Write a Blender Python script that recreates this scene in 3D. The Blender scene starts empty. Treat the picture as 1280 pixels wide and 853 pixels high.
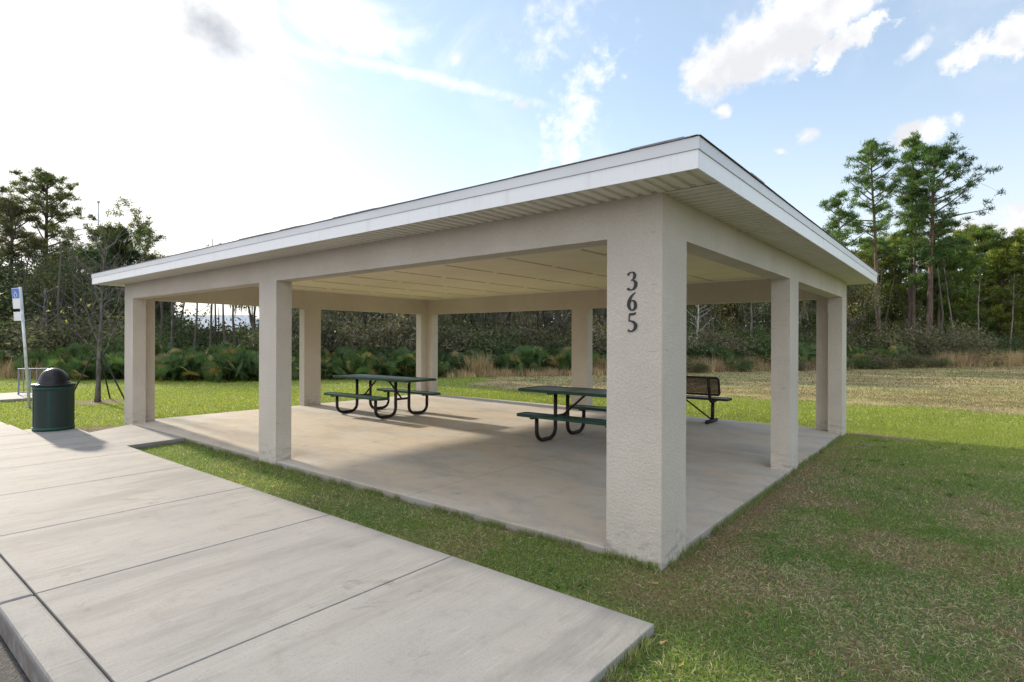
import bpy, math, random
import numpy as np
from mathutils import Matrix, Vector
R = math.radians
scene = bpy.context.scene
col = scene.collection
random.seed(5)

# ------------------------------------------------------------------ camera
CX, CY, CZ, YAW, ROLL, FPX, V0 = 1.6201, -3.6293, 1.5, 0.6782, 0.0032, 708.0, 426.4
cam_d = bpy.data.cameras.new('camera')
cam = bpy.data.objects.new('camera', cam_d)
col.objects.link(cam)
cam.matrix_world = (Matrix.Translation((CX, CY, CZ)) @ Matrix.Rotation(YAW, 4, 'Z')
                    @ Matrix.Rotation(math.pi / 2, 4, 'X') @ Matrix.Rotation(ROLL, 4, 'Z'))
cam_d.sensor_width = 36.0
cam_d.lens = FPX / 1280 * 36
cam_d.clip_start, cam_d.clip_end = 0.05, 3000
scene.camera = cam
scene.render.resolution_x, scene.render.resolution_y = 1024, 682

# ------------------------------------------------------------------ light
SUN_EL = R(20.2)
SD = Vector((-0.9984, 0.056, 0)).normalized() * math.cos(SUN_EL) + Vector((0, 0, math.sin(SUN_EL)))
EXPOSURE = 1.6
SKY_STRENGTH = 0.085
SUN_STRENGTH = 2.1
sun_d = bpy.data.lights.new('sun', 'SUN')
sun_d.energy, sun_d.angle, sun_d.color = SUN_STRENGTH, R(2.2), (1.0, 0.88, 0.70)
sun = bpy.data.objects.new('sun', sun_d)
col.objects.link(sun)
sun.rotation_euler = (-SD).to_track_quat('-Z', 'Y').to_euler()
sun.location = (-30, 5, 30)
vs = scene.view_settings
vs.view_transform, vs.look, vs.gamma, vs.use_curve_mapping = 'Standard', 'None', 1.0, False
vs.exposure = EXPOSURE
cy_ = scene.cycles
cy_.max_bounces, cy_.diffuse_bounces, cy_.transparent_max_bounces = 8, 5, 12
cy_.use_denoising = True
cy_.denoiser = 'OPENIMAGEDENOISE'
cy_.denoising_input_passes = 'RGB_ALBEDO_NORMAL'
cy_.denoising_prefilter = 'ACCURATE'
cy_.sample_clamp_indirect = 8


def pix_dir(px, py):
    """unit direction of a sky feature"""
    r, q, u = (px - 640) / FPX, 1.0, -(py - V0) / FPX
    c, s = math.cos(YAW), math.sin(YAW)
    return Vector((r * c - q * s, r * s + q * c, u)).normalized()


class NT:
    """tiny helper for node trees"""
    def __init__(s, tree):
        s.t = tree

    def n(s, typ, **kw):
        nd = s.t.nodes.new(typ)
        for k, v in kw.items():
            if k == 'i':
                for kk, vv in v.items():
                    if isinstance(vv, bpy.types.NodeSocket):
                        s.t.links.new(vv, nd.inputs[kk])
                    else:
                        nd.inputs[kk].default_value = vv
            else:
                setattr(nd, k, v)
        return nd

    def m(s, op, a, b=0.0, c=0.0, clamp=False):
        nd = s.n('ShaderNodeMath', operation=op, use_clamp=clamp)
        for k, v in enumerate((a, b, c)):
            if isinstance(v, bpy.types.NodeSocket):
                s.t.links.new(v, nd.inputs[k])
            else:
                nd.inputs[k].default_value = v
        return nd.outputs[0]

    def dot(s, a, vec):
        nd = s.n('ShaderNodeVectorMath', operation='DOT_PRODUCT')
        s.t.links.new(a, nd.inputs[0])
        nd.inputs[1].default_value = vec
        return nd.outputs['Value']

    def mix(s, f, a, b, blend='MIX'):
        nd = s.n('ShaderNodeMix', data_type='RGBA', blend_type=blend)
        for sock, v in ((nd.inputs[0], f), (nd.inputs[6], a), (nd.inputs[7], b)):
            if isinstance(v, bpy.types.NodeSocket):
                s.t.links.new(v, sock)
            else:
                sock.default_value = v if not isinstance(v, tuple) else (*v, 1)[:4]
        return nd.outputs[2]

    def ramp(s, f, lo, hi):
        nd = s.n('ShaderNodeMapRange', interpolation_type='SMOOTHSTEP',
                 i={'Value': f, 'From Min': lo, 'From Max': hi})
        return nd.outputs[0]

    def noise(s, vec, scale, detail=4.0, rough=0.55, dist=0.0):
        nd = s.n('ShaderNodeTexNoise', i={'Vector': vec, 'Scale': scale, 'Detail': detail,
                                           'Roughness': rough, 'Distortion': dist})
        return nd.outputs[0]

    def scaled(s, vec, sc):
        nd = s.n('ShaderNodeMapping', i={'Vector': vec})
        nd.inputs['Scale'].default_value = sc
        return nd.outputs[0]


world = bpy.data.worlds.new('World')
scene.world = world
world.use_nodes = True
world.cycles.sampling_method, world.cycles.sample_map_resolution = 'MANUAL', 2048
world.node_tree.nodes.clear()
w = NT(world.node_tree)
sky = w.n('ShaderNodeTexSky', sky_type='NISHITA', sun_disc=False)
sky.sun_elevation, sky.sun_rotation = SUN_EL, math.atan2(SD.x, SD.y)
sky.air_density, sky.dust_density, sky.ozone_density, sky.altitude = 1.0, 0.5, 0.9, 20
dirv = w.n('ShaderNodeTexCoord').outputs['Generated']
sep = w.n('ShaderNodeSeparateXYZ', i={0: dirv})
zz = w.m('MAXIMUM', sep.outputs[2], 0.0)
den = w.m('ADD', zz, 0.16)
plane = w.n('ShaderNodeCombineXYZ', i={0: w.m('DIVIDE', sep.outputs[0], den), 1: w.m('DIVIDE', sep.outputs[1], den)}).outputs[0]
n_big = w.noise(plane, 1.1, 7, 0.6, 0.3)
n_fine = w.noise(dirv, 9.0, 9, 0.62, 0.15)
n_mid = w.noise(dirv, 3.2, 6, 0.6, 0.2)
n_edge = w.noise(dirv, 5.0, 9, 0.6, 0.5)
n_small = w.noise(dirv, 34.0, 7, 0.62, 0.2)


def blob(px, py, a, b, rot, hard, amp, noise=n_fine):
    """cloud density of one cloud lying in a given direction (a, b in radians)"""
    c = pix_dir(px, py)
    up = Vector((0, 0, 1))
    rt = c.cross(up).normalized()
    u2 = rt.cross(c)
    rr = rt * math.cos(rot) + u2 * math.sin(rot)
    uu = u2 * math.cos(rot) - rt * math.sin(rot)
    du, dv = w.m('DIVIDE', w.dot(dirv, rr), a), w.m('DIVIDE', w.dot(dirv, uu), b)
    d = w.m('SQRT', w.m('ADD', w.m('MULTIPLY', du, du), w.m('MULTIPLY', dv, dv)))
    front = w.m('GREATER_THAN', w.dot(dirv, c), 0.0)
    f = w.m('ADD', w.m('SUBTRACT', 1.0, d), w.m('MULTIPLY', w.m('SUBTRACT', noise, 0.5), amp))
    return w.m('MULTIPLY', w.ramp(f, 0.0, hard), front)


def union(lst):
    o = lst[0]
    for k in lst[1:]:
        o = w.m('MAXIMUM', o, k)
    return o


cum = union([blob(985, 32, 0.16, 0.066, 0.42, 0.45, 2.6), blob(925, 78, 0.09, 0.052, 0.25, 0.4, 2.5), blob(1066, 45, 0.08, 0.022, 0.45, 0.5, 3.0, n_small),
             blob(1145, 166, 0.055, 0.021, 0.3, 0.7, 2.8, n_small), blob(1262, 44, 0.06, 0.03, 0.25, 0.5, 2.6, n_small),
             blob(1275, 285, 0.10, 0.045, 0.1, 0.6, 2.4, n_small), blob(1190, 70, 0.018, 0.012, 0.3, 0.9, 2.8, n_small), blob(902, 137, 0.018, 0.014, 0.2, 0.8, 2.6, n_small),
             blob(1002, 172, 0.03, 0.012, 0.4, 1.2, 3.0, n_small), blob(1146, 58, 0.03, 0.012, 0.7, 1.2, 3.0, n_small), blob(975, 188, 0.014, 0.009, 0, 1.2, 2.8, n_small),
             blob(650, 130, 0.02, 0.016, 0, 1.0, 2.4, n_small), blob(568, 75, 0.016, 0.016, 0, 1.4, 2.4, n_small)])
wisp = union([blob(712, 160, 0.15, 0.055, 1.15, 1.2, 3.4, n_small), blob(690, 40, 0.10, 0.06, 0.6, 2.2, 4.0, n_small),
              w.m('MULTIPLY', blob(535, 97, 0.27, 0.014, -0.15, 0.9, 1.4, n_small), 0.7), blob(430, 45, 0.07, 0.03, -0.5, 1.0, 2.6, n_small),
              w.m('MULTIPLY', w.ramp(n_mid, 0.50, 0.80), 0.55)])
sunward = w.dot(dirv, SD)
veil = w.m('ADD', w.ramp(sunward, 0.80, 1.0), w.m('MULTIPLY', w.m('SUBTRACT', n_edge, 0.5), 2.4), clamp=True)
veil = w.m('MULTIPLY', w.ramp(veil, 0.12, 0.75), w.ramp(sunward, 0.68, 0.90))
# broken bright cloud, unseen, added behind the viewer to fill shaded faces
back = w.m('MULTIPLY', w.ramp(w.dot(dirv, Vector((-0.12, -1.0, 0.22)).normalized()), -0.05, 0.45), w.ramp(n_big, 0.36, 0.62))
low = w.m('MULTIPLY', w.ramp(zz, 0.42, 0.0), 0.75)           # thin milky band low over the trees
skyc = w.n('ShaderNodeVectorMath', operation='SCALE', i={0: sky.outputs[0], 'Scale': SKY_STRENGTH}).outputs[0]
skyc = w.mix(0.30, skyc, (0.285, 0.325, 0.36))          # thin high haze
cum_sh = w.mix(w.ramp(w.noise(dirv, 10, 6, 0.6), 0.38, 0.62), (0.37, 0.37, 0.372), (0.285, 0.288, 0.300))
c1 = w.mix(low, skyc, (0.33, 0.345, 0.36))
c2 = w.mix(w.m('MULTIPLY', wisp, 0.8), c1, (0.40, 0.40, 0.40))
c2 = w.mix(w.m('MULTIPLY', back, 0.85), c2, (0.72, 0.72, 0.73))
c3 = w.mix(veil, c2, (0.47, 0.462, 0.45))
c4 = w.mix(cum, c3, cum_sh)
grey = blob(276, 50, 0.105, 0.062, -0.45, 1.1, 1.6, n_fine)
c5 = w.mix(w.m('MULTIPLY', grey, 0.95), c4, (0.165, 0.18, 0.205))
bg = w.n('ShaderNodeBackground', i={'Color': c5, 'Strength': 1.0})
wo = w.n('ShaderNodeOutputWorld')
w.t.links.new(bg.outputs[0], wo.inputs[0])

# ------------------------------------------------------------------ materials
MATS = {}


def new_mat(name):
    m = bpy.data.materials.new(name)
    m.use_nodes = True
    m.node_tree.nodes.clear()
    k = NT(m.node_tree)
    out = k.n('ShaderNodeOutputMaterial')
    MATS[name] = m
    return m, k, out


def bsdf(k, out, color, rough=0.7, metal=0.0, normal=None, spec=0.5):
    b = k.n('ShaderNodeBsdfPrincipled', i={'Base Color': color if isinstance(color, bpy.types.NodeSocket) else (*color, 1),
                                           'Roughness': rough, 'Metallic': metal, 'Specular IOR Level': spec})
    if normal is not None:
        k.t.links.new(normal, b.inputs['Normal'])
    k.t.links.new(b.outputs[0], out.inputs[0])
    return b


def bump(k, h, strength, dist):
    return k.n('ShaderNodeBump', i={'Height': h, 'Strength': strength, 'Distance': dist}).outputs[0]


def objco(k):
    return k.n('ShaderNodeTexCoord').outputs['Object']


def geo(k):
    return k.n('ShaderNodeNewGeometry').outputs['Position']


def mat_plain(name, c, rough=0.5, metal=0.0, var=0.15, scale=6.0, spec=0.5, bumps=0.0):
    m, k, o = new_mat(name)
    p = objco(k)
    f = k.noise(p, scale, 5)
    cc = k.mix(k.ramp(f, 0.3, 0.7), tuple(x * (1 - var) for x in c), tuple(min(1, x * (1 + var)) for x in c))
    nm = bump(k, k.noise(p, scale * 20, 3), bumps, 0.002) if bumps else None
    bsdf(k, o, cc, rough, metal, nm, spec)
    return m


def mat_stucco():
    m, k, o = new_mat('stucco')
    p = objco(k)
    big = k.noise(p, 1.3, 5, 0.6)
    lump = k.noise(p, 55, 5, 0.65)
    fine = k.noise(p, 190, 3, 0.6)
    sp = k.n('ShaderNodeSeparateXYZ', i={0: p}).outputs[2]
    c = k.mix(k.ramp(big, 0.35, 0.7), (0.55, 0.492, 0.425), (0.615, 0.555, 0.482))
    c = k.mix(k.m('MULTIPLY', k.ramp(lump, 0.42, 0.62), 0.28), c, (0.43, 0.388, 0.345))
    # splashed soil and scuffs in the lowest courses
    stain = k.m('MULTIPLY', k.ramp(k.noise(k.scaled(p, (3, 3, 9)), 2.2, 6, 0.7), 0.47, 0.66), k.ramp(sp, 0.36, -0.02))
    c = k.mix(k.m('MULTIPLY', stain, 0.72), c, (0.27, 0.25, 0.235))
    scuff = k.m('MULTIPLY', k.ramp(k.noise(k.scaled(p, (4, 4, 22)), 1.6, 3, 0.5), 0.69, 0.73), 0.6)
    c = k.mix(scuff, c, (0.36, 0.335, 0.31))
    h = k.m('ADD', k.m('MULTIPLY', k.ramp(lump, 0.38, 0.62), 0.9), k.m('MULTIPLY', fine, 0.35))
    bsdf(k, o, c, 0.88, 0, bump(k, h, 0.5, 0.006), 0.25)
    return m


def mat_concrete(name, base, warm, broom=0.0, joints=None, streaks=(1, 1, 1), warm_at=None):
    m, k, o = new_mat(name)
    p = geo(k)
    big = k.noise(p, 0.7, 6, 0.62, 0.4)
    mid = k.noise(k.scaled(p, streaks), 1.5, 8, 0.68, 0.3)
    blot = k.noise(p, 5.5, 6, 0.7, 0.4)
    spk = k.noise(p, 75, 3, 0.75)
    fine = k.noise(p, 260, 2, 0.7)
    f_w = k.ramp(big, 0.33, 0.66)
    c = k.mix(f_w, base, warm)
    c = k.mix(k.m('MULTIPLY', k.ramp(mid, 0.46, 0.66), 0.60), c, tuple(x * 0.62 for x in base))
    c = k.mix(k.m('MULTIPLY', k.ramp(mid, 0.46, 0.30), 0.40), c, tuple(min(1, x * 1.25) for x in base))
    c = k.mix(k.m('MULTIPLY', k.ramp(blot, 0.50, 0.70), 0.34), c, tuple(x * 0.6 for x in base))
    c = k.mix(k.m('MULTIPLY', k.ramp(spk, 0.50, 0.68), 0.42), c, tuple(x * 0.6 for x in base))
    c = k.mix(k.m('MULTIPLY', k.ramp(fine, 0.50, 0.64), 0.42), c, tuple(x * 0.7 for x in base))
    dk = k.ramp(k.noise(k.scaled(p, (1.3, 0.8, 1)), 2.0, 7, 0.78, 0.7), 0.59, 0.72)
    c = k.mix(k.m('MULTIPLY', dk, 0.68), c, tuple(x * 0.42 for x in base))
    h = k.m('ADD', k.m('MULTIPLY', spk, 0.5), k.m('MULTIPLY', fine, 0.4))
    if broom:
        br = k.noise(k.scaled(p, (240, 4.5, 1)), 1.0, 3, 0.6)
        h = k.m('ADD', h, k.m('MULTIPLY', br, broom))
        c = k.mix(k.m('MULTIPLY', k.ramp(br, 0.5, 0.72), 0.26), c, tuple(x * 0.62 for x in base))
        br2 = k.noise(k.scaled(p, (48, 2.2, 1)), 1.0, 6, 0.72, 0.3)
        gate = k.ramp(k.noise(p, 0.9, 3, 0.5), 0.42, 0.62)
        c = k.mix(k.m('MULTIPLY', k.m('MULTIPLY', k.ramp(br2, 0.50, 0.70), 0.48), gate), c, tuple(x * 0.50 for x in base))
        c = k.mix(k.m('MULTIPLY', k.ramp(br2, 0.46, 0.30), 0.40), c, tuple(min(1, x * 1.35) for x in base))
    if joints:
        s = k.n('ShaderNodeSeparateXYZ', i={0: p})
        line = None
        for ax, off, per in joints:
            d = k.m('ABSOLUTE', k.m('SUBTRACT', k.m('FLOORED_MODULO', k.m('SUBTRACT', s.outputs[ax], off - per / 2), per), per / 2))
            l = k.ramp(d, 0.007, 0.003)
            line = l if line is None else k.m('MAXIMUM', line, l)
        c = k.mix(k.m('MULTIPLY', line, 0.6), c, tuple(x * 0.35 for x in base))
    sd = k.n('ShaderNodeSeparateXYZ', i={0: p}).outputs[2]
    low = k.m('MULTIPLY', k.ramp(sd, -0.025, -0.06), k.ramp(k.noise(p, 9, 4, 0.7), 0.25, 0.6))   # soil on the buried edge
    c = k.mix(k.m('MULTIPLY', low, 0.75), c, (0.13, 0.105, 0.09))
    bsdf(k, o, c, 0.82, 0, bump(k, h, 0.45, 0.003), 0.3)
    return m


def mat_tint(name, rough=0.75, transl=0.35, spec=0.25, fine=0.0, gain=1.0):
    """leaf, blade and bark colour from the mesh's own per-leaf colour attribute"""
    m, k, o = new_mat(name)
    a = k.n('ShaderNodeAttribute', attribute_name='tint').outputs['Color']
    if gain != 1.0:
        a = k.mix(1.0, a, (gain, gain, gain), 'MULTIPLY')
    if fine:
        p = geo(k)
        f = k.noise(p, fine, 6, 0.75)
        a = k.mix(k.ramp(f, 0.30, 0.72), k.mix(1.0, a, (0.45, 0.43, 0.42), 'MULTIPLY'), k.mix(1.0, a, (1.5, 1.5, 1.45), 'MULTIPLY'))
    b = k.n('ShaderNodeBsdfPrincipled', i={'Base Color': a, 'Roughness': rough, 'Specular IOR Level': spec})
    if fine:
        k.t.links.new(bump(k, f, 0.8, 0.03), b.inputs['Normal'])
    if transl:
        t = k.n('ShaderNodeBsdfTranslucent', i={'Color': k.mix(1.0, a, (1.5, 1.6, 0.9), 'MULTIPLY')})
        mx = k.n('ShaderNodeMixShader', i={0: transl, 1: b.outputs[0], 2: t.outputs[0]})
        k.t.links.new(mx.outputs[0], o.inputs[0])
    else:
        k.t.links.new(b.outputs[0], o.inputs[0])
    return m


def mat_bark(name, c1, c2):
    m, k, o = new_mat(name)
    p = objco(k)
    f = k.noise(k.scaled(p, (14, 14, 2.2)), 1.0, 6, 0.7)
    bsdf(k, o, k.mix(k.ramp(f, 0.35, 0.68), c1, c2), 0.9, 0, bump(k, f, 0.8, 0.03), 0.15)
    return m


def mat_mesh(name, c, period, open_w, axes=(0, 1)):
    """expanded metal sheet: coated steel with real see-through openings"""
    m, k, o = new_mat(name)
    s = k.n('ShaderNodeSeparateXYZ', i={0: objco(k)})
    u, v = s.outputs[axes[0]], s.outputs[axes[1]]
    a = k.m('PINGPONG', k.m('ADD', u, k.m('MULTIPLY', v, 0.5)), period / 2)
    b = k.m('PINGPONG', k.m('SUBTRACT', u, k.m('MULTIPLY', v, 0.5)), period / 2)
    hole = k.m('GREATER_THAN', k.m('MINIMUM', a, b), period / 2 * (1 - open_w))
    pb = k.n('ShaderNodeBsdfPrincipled', i={'Base Color': (*c, 1), 'Roughness': 0.38, 'Specular IOR Level': 0.5})
    tr = k.n('ShaderNodeBsdfTransparent')
    mx = k.n('ShaderNodeMixShader', i={0: hole, 1: pb.outputs[0], 2: tr.outputs[0]})
    k.t.links.new(mx.outputs[0], o.inputs[0])
    return m


def mat_shingle():
    m, k, o = new_mat('shingles')
    p = geo(k)
    f = k.noise(p, 30, 4, 0.7)
    big = k.noise(k.scaled(p, (3, 3, 20)), 1, 4)
    c = k.mix(k.ramp(f, 0.35, 0.7), (0.20, 0.19, 0.18), (0.34, 0.32, 0.30))
    c = k.mix(k.m('MULTIPLY', k.ramp(big, 0.4, 0.6), 0.4), c, (0.24, 0.22, 0.21))
    bsdf(k, o, c, 0.92, 0, bump(k, f, 0.7, 0.006), 0.2)
    return m


def mat_ceiling():
    m, k, o = new_mat('ceiling_board')
    p = geo(k)
    s = k.n('ShaderNodeSeparateXYZ', i={0: p})
    d = k.m('ABSOLUTE', k.m('SUBTRACT', k.m('FLOORED_MODULO', k.m('SUBTRACT', s.outputs[1], 1.21 - 0.61), 1.22), 0.61))
    line = k.ramp(d, 0.014, 0.006)
    f = k.noise(p, 1.1, 5, 0.6)
    c = k.mix(k.ramp(f, 0.3, 0.7), (0.74, 0.66, 0.51), (0.80, 0.72, 0.57))
    c = k.mix(k.m('MULTIPLY', line, 0.35), c, (0.40, 0.33, 0.23))
    bsdf(k, o, c, 0.85, 0, bump(k, k.noise(p, 120, 3), 0.25, 0.003), 0.2)
    return m


def mat_asphalt():
    m, k, o = new_mat('asphalt')
    p = geo(k)
    f = k.n('ShaderNodeTexVoronoi', i={'Vector': p, 'Scale': 95.0}).outputs['Distance']
    g = k.noise(p, 45, 4, 0.7)
    c = k.mix(k.ramp(g, 0.4, 0.7), (0.035, 0.035, 0.037), (0.085, 0.083, 0.08))
    bsdf(k, o, c, 0.85, 0, bump(k, f, 0.8, 0.006), 0.35)
    return m


def mat_fascia():
    m, k, o = new_mat('fascia_white')
    p = geo(k)
    drip = k.noise(k.scaled(p, (9, 9, 0.8)), 1.0, 6, 0.7)
    c = k.mix(k.m('MULTIPLY', k.ramp(drip, 0.50, 0.72), 0.30), (0.80, 0.80, 0.81), (0.55, 0.545, 0.53))
    bsdf(k, o, c, 0.35, 0, bump(k, k.noise(k.scaled(p, (1.4, 1.4, 6)), 1.0, 3), 0.25, 0.02))


mat_stucco()
mat_concrete('floor_concrete', (0.54, 0.505, 0.46), (0.57, 0.475, 0.365), 0, [(0, -5.2, 2.6), (1, 3.73, 3.73)], (0.45, 1.0, 1))
mat_concrete('walk_concrete', (0.305, 0.296, 0.289), (0.335, 0.318, 0.298), 0.9, None, (1.5, 0.35, 1))
mat_concrete('kerb_concrete', (0.28, 0.274, 0.27), (0.31, 0.298, 0.285), 0.3, None)
mat_asphalt()
mat_shingle()
mat_ceiling()
mat_fascia()
mat_plain('drip_metal', (0.64, 0.64, 0.66), 0.4, 0, 0.05, 1.5)
mat_plain('soffit_vinyl', (0.71, 0.67, 0.61), 0.55, 0, 0.05, 2)
mat_plain('vent_taupe', (0.55, 0.47, 0.35), 0.8, 0, 0.12, 3)
mat_plain('trim_cream', (0.80, 0.74, 0.64), 0.7, 0, 0.04, 3)
mat_plain('black_plate', (0.012, 0.012, 0.016), 0.45, 0, 0.1, 9)
mat_plain('tube_brown', (0.018, 0.011, 0.010), 0.5, 0, 0.2, 8, 0.3)
mat_plain('green_coat', (0.010, 0.050, 0.036), 0.45, 0, 0.2, 8, 0.35)
mat_mesh('green_mesh', (0.014, 0.066, 0.048), 0.026, 0.30)
mat_mesh('brown_mesh', (0.042, 0.018, 0.014), 0.024, 0.36, (0, 2))
mat_plain('can_mesh', (0.004, 0.019, 0.014), 0.45, 0, 0.3, 60)
mat_plain('liner_black', (0.010, 0.011, 0.012), 0.5, 0, 0.2, 8)
mat_plain('lid_black', (0.007, 0.007, 0.009), 0.36, 0, 0.25, 12, 0.35)
mat_plain('galvanised', (0.62, 0.64, 0.66), 0.42, 0.35, 0.12, 10)
mat_plain('rack_grey', (0.22, 0.25, 0.30), 0.5, 0.2, 0.12, 10)
mat_plain('sign_white', (0.78, 0.79, 0.80), 0.4, 0, 0.03, 6)
mat_plain('sign_blue', (0.015, 0.13, 0.55), 0.4, 0, 0.05, 6)
mat_plain('pole_grey', (0.62, 0.65, 0.68), 0.5, 0, 0.05, 3)
mat_plain('stake_dark', (0.025, 0.022, 0.02), 0.7, 0, 0.2, 9)
mat_plain('house_wall_shaded', (0.14, 0.17, 0.22), 0.8, 0, 0.06, 1)  # pale wall given a darker colour for the porch shade
mat_plain('house_white', (0.72, 0.74, 0.76), 0.7, 0, 0.05, 1)
mat_plain('house_roof', (0.40, 0.46, 0.52), 0.6, 0, 0.2, 3)
mat_plain('house_dark', (0.03, 0.035, 0.05), 0.3, 0, 0.1, 1)
mat_plain('house_glass', (0.05, 0.07, 0.10), 0.1, 0, 0.1, 1)
mat_tint('blade', 0.6, 0.40, 0.3)
mat_tint('leaf', 0.6, 0.35, 0.3, 0.0, 1.75)
mat_tint('needle', 0.6, 0.40, 0.25, 0.0, 1.8)
mat_tint('soil', 0.95, 0.0, 0.1, 38.0)
mat_tint('moss_strand', 0.9, 0.3, 0.05)
mat_bark('pine_bark', (0.07, 0.05, 0.042), (0.20, 0.145, 0.115))
mat_bark('oak_bark', (0.075, 0.066, 0.06), (0.22, 0.20, 0.185))
mat_bark('sapling_bark', (0.13, 0.11, 0.095), (0.30, 0.26, 0.22))
mat_bark('pale_bark', (0.26, 0.24, 0.22), (0.50, 0.48, 0.45))


# ------------------------------------------------------------------ mesh building
class MB:
    def __init__(s):
        s.v, s.f3, s.f4, s.ng, s.c, s.n = [], [], [], [], [], 0

    def add(s, v, f3=None, f4=None, c=None):
        v = np.asarray(v, np.float32).reshape(-1, 3)
        if f3 is not None:
            s.f3.append(np.asarray(f3, np.int64).reshape(-1, 3) + s.n)
        if f4 is not None:
            s.f4.append(np.asarray(f4, np.int64).reshape(-1, 4) + s.n)
        s.v.append(v)
        if c is not None:
            c = np.asarray(c, np.float32)
            s.c.append(np.broadcast_to(c, (len(v), 3)) if c.ndim == 1 else c)
        s.n += len(v)
        return s

    def box(s, x0, x1, y0, y1, z0, z1):
        v = [(x, y, z) for z in (z0, z1) for y in (y0, y1) for x in (x0, x1)]
        return s.add(v, f4=[(0, 2, 3, 1), (4, 5, 7, 6), (0, 1, 5, 4), (2, 6, 7, 3), (0, 4, 6, 2), (1, 3, 7, 5)])

    def prism(s, poly, z0, z1):
        """poly counter-clockwise; walls as quads, caps as n-gons"""
        n = len(poly)
        v = [(x, y, z0) for x, y in poly] + [(x, y, z1) for x, y in poly]
        b = s.n
        s.add(v, f4=[(i, (i + 1) % n, n + (i + 1) % n, n + i) for i in range(n)])
        s.ng.append([b + n + i for i in range(n)])
        s.ng.append([b + i for i in reversed(range(n))])
        return s

    def tube(s, path, rad, m=8, cap=True, c=None):
        P = np.asarray(path, float)
        n = len(P)
        rad = np.broadcast_to(np.asarray(rad, float), (n,))
        T = np.gradient(P, axis=0)
        T /= np.linalg.norm(T, axis=1)[:, None] + 1e-12
        ref = np.array([0.0, 0, 1]) if abs(T[0][2]) < 0.9 else np.array([1.0, 0, 0])
        V = []
        u = np.cross(T[0], ref)
        u /= np.linalg.norm(u)
        a = np.arange(m) * 2 * np.pi / m
        for i in range(n):
            u = u - T[i] * np.dot(u, T[i])
            u /= np.linalg.norm(u) + 1e-12
            vv = np.cross(T[i], u)
            V.append(P[i] + rad[i] * (np.cos(a)[:, None] * u + np.sin(a)[:, None] * vv))
        V = np.concatenate(V)
        F = [(i * m + j, i * m + (j + 1) % m, (i + 1) * m + (j + 1) % m, (i + 1) * m + j) for i in range(n - 1) for j in range(m)]
        b = s.n
        s.add(V, f4=F, c=c)
        if cap:
            s.ng.append([b + j for j in reversed(range(m))])
            s.ng.append([b + (n - 1) * m + j for j in range(m)])
        return s

    def lathe(s, prof, m=32, ctr=(0, 0)):
        n = len(prof)
        a = np.arange(m) * 2 * np.pi / m
        V = np.concatenate([np.stack([ctr[0] + r * np.cos(a), ctr[1] + r * np.sin(a), np.full(m, z)], 1) for r, z in prof])
        F = [(i * m + j, i * m + (j + 1) % m, (i + 1) * m + (j + 1) % m, (i + 1) * m + j) for i in range(n - 1) for j in range(m)]
        return s.add(V, f4=F)

    def leaves(s, base, d, length, width, colr, bend=0.0, rng=None):
        """many narrow triangles: base point, direction, length, width, colour (arrays)"""
        N = len(base)
        d = d / (np.linalg.norm(d, axis=1)[:, None] + 1e-9)
        side = np.cross(d, rng.normal(size=(N, 3)))
        side /= np.linalg.norm(side, axis=1)[:, None] + 1e-9
        L, W = np.broadcast_to(length, (N,))[:, None], np.broadcast_to(width, (N,))[:, None]
        V = np.stack([base - side * W / 2, base + side * W / 2, base + d * L + rng.normal(size=(N, 3)) * bend * L], 1).reshape(-1, 3)
        return s.add(V, f3=np.arange(N * 3).reshape(-1, 3), c=np.repeat(colr, 3, axis=0))

    def build(s, name, mat, parent=None, smooth=False, bevel=0.0):
        me = bpy.data.meshes.new(name)
        V = np.concatenate(s.v)
        f3 = np.concatenate(s.f3) if s.f3 else np.zeros((0, 3), np.int64)
        f4 = np.concatenate(s.f4) if s.f4 else np.zeros((0, 4), np.int64)
        ng = np.array([i for g in s.ng for i in g], np.int64)
        loops = np.concatenate([f3.ravel(), f4.ravel(), ng]).astype(np.int32)
        tot = np.concatenate([np.full(len(f3), 3), np.full(len(f4), 4), np.array([len(g) for g in s.ng], np.int64)]).astype(np.int32)
        st = np.concatenate([[0], np.cumsum(tot)[:-1]]).astype(np.int32)
        me.vertices.add(len(V))
        me.vertices.foreach_set('co', V.ravel())
        me.loops.add(len(loops))
        me.loops.foreach_set('vertex_index', loops)
        me.polygons.add(len(tot))
        me.polygons.foreach_set('loop_start', st)
        me.polygons.foreach_set('loop_total', tot)
        me.update(calc_edges=True)
        if s.c:
            c = np.concatenate(s.c)
            if len(c) == len(V):
                at = me.color_attributes.new('tint', 'FLOAT_COLOR', 'POINT')
                at.data.foreach_set('color', np.concatenate([c, np.ones((len(c), 1), np.float32)], 1).astype(np.float32).ravel())
        me.validate()
        me.polygons.foreach_set('use_smooth', np.full(len(me.polygons), smooth))
        me.materials.append(MATS[mat])
        o = bpy.data.objects.new(name, me)
        col.objects.link(o)
        if parent:
            o.parent = parent
        if bevel:
            b = o.modifiers.new('bevel', 'BEVEL')
            b.width, b.segments, b.limit_method = bevel, 2, 'ANGLE'
        return o


def tag(o, label=None, cat=None, group=None, kind=None):
    for k, v in (('label', label), ('category', cat), ('group', group), ('kind', kind)):
        if v:
            o[k] = v
    return o


def empty(name, loc, label, cat, group=None, rz=0.0):
    o = bpy.data.objects.new(name, None)
    o.empty_display_size = 0.2
    o.location = loc
    o.rotation_euler.z = rz
    col.objects.link(o)
    return tag(o, label, cat, group)


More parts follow.
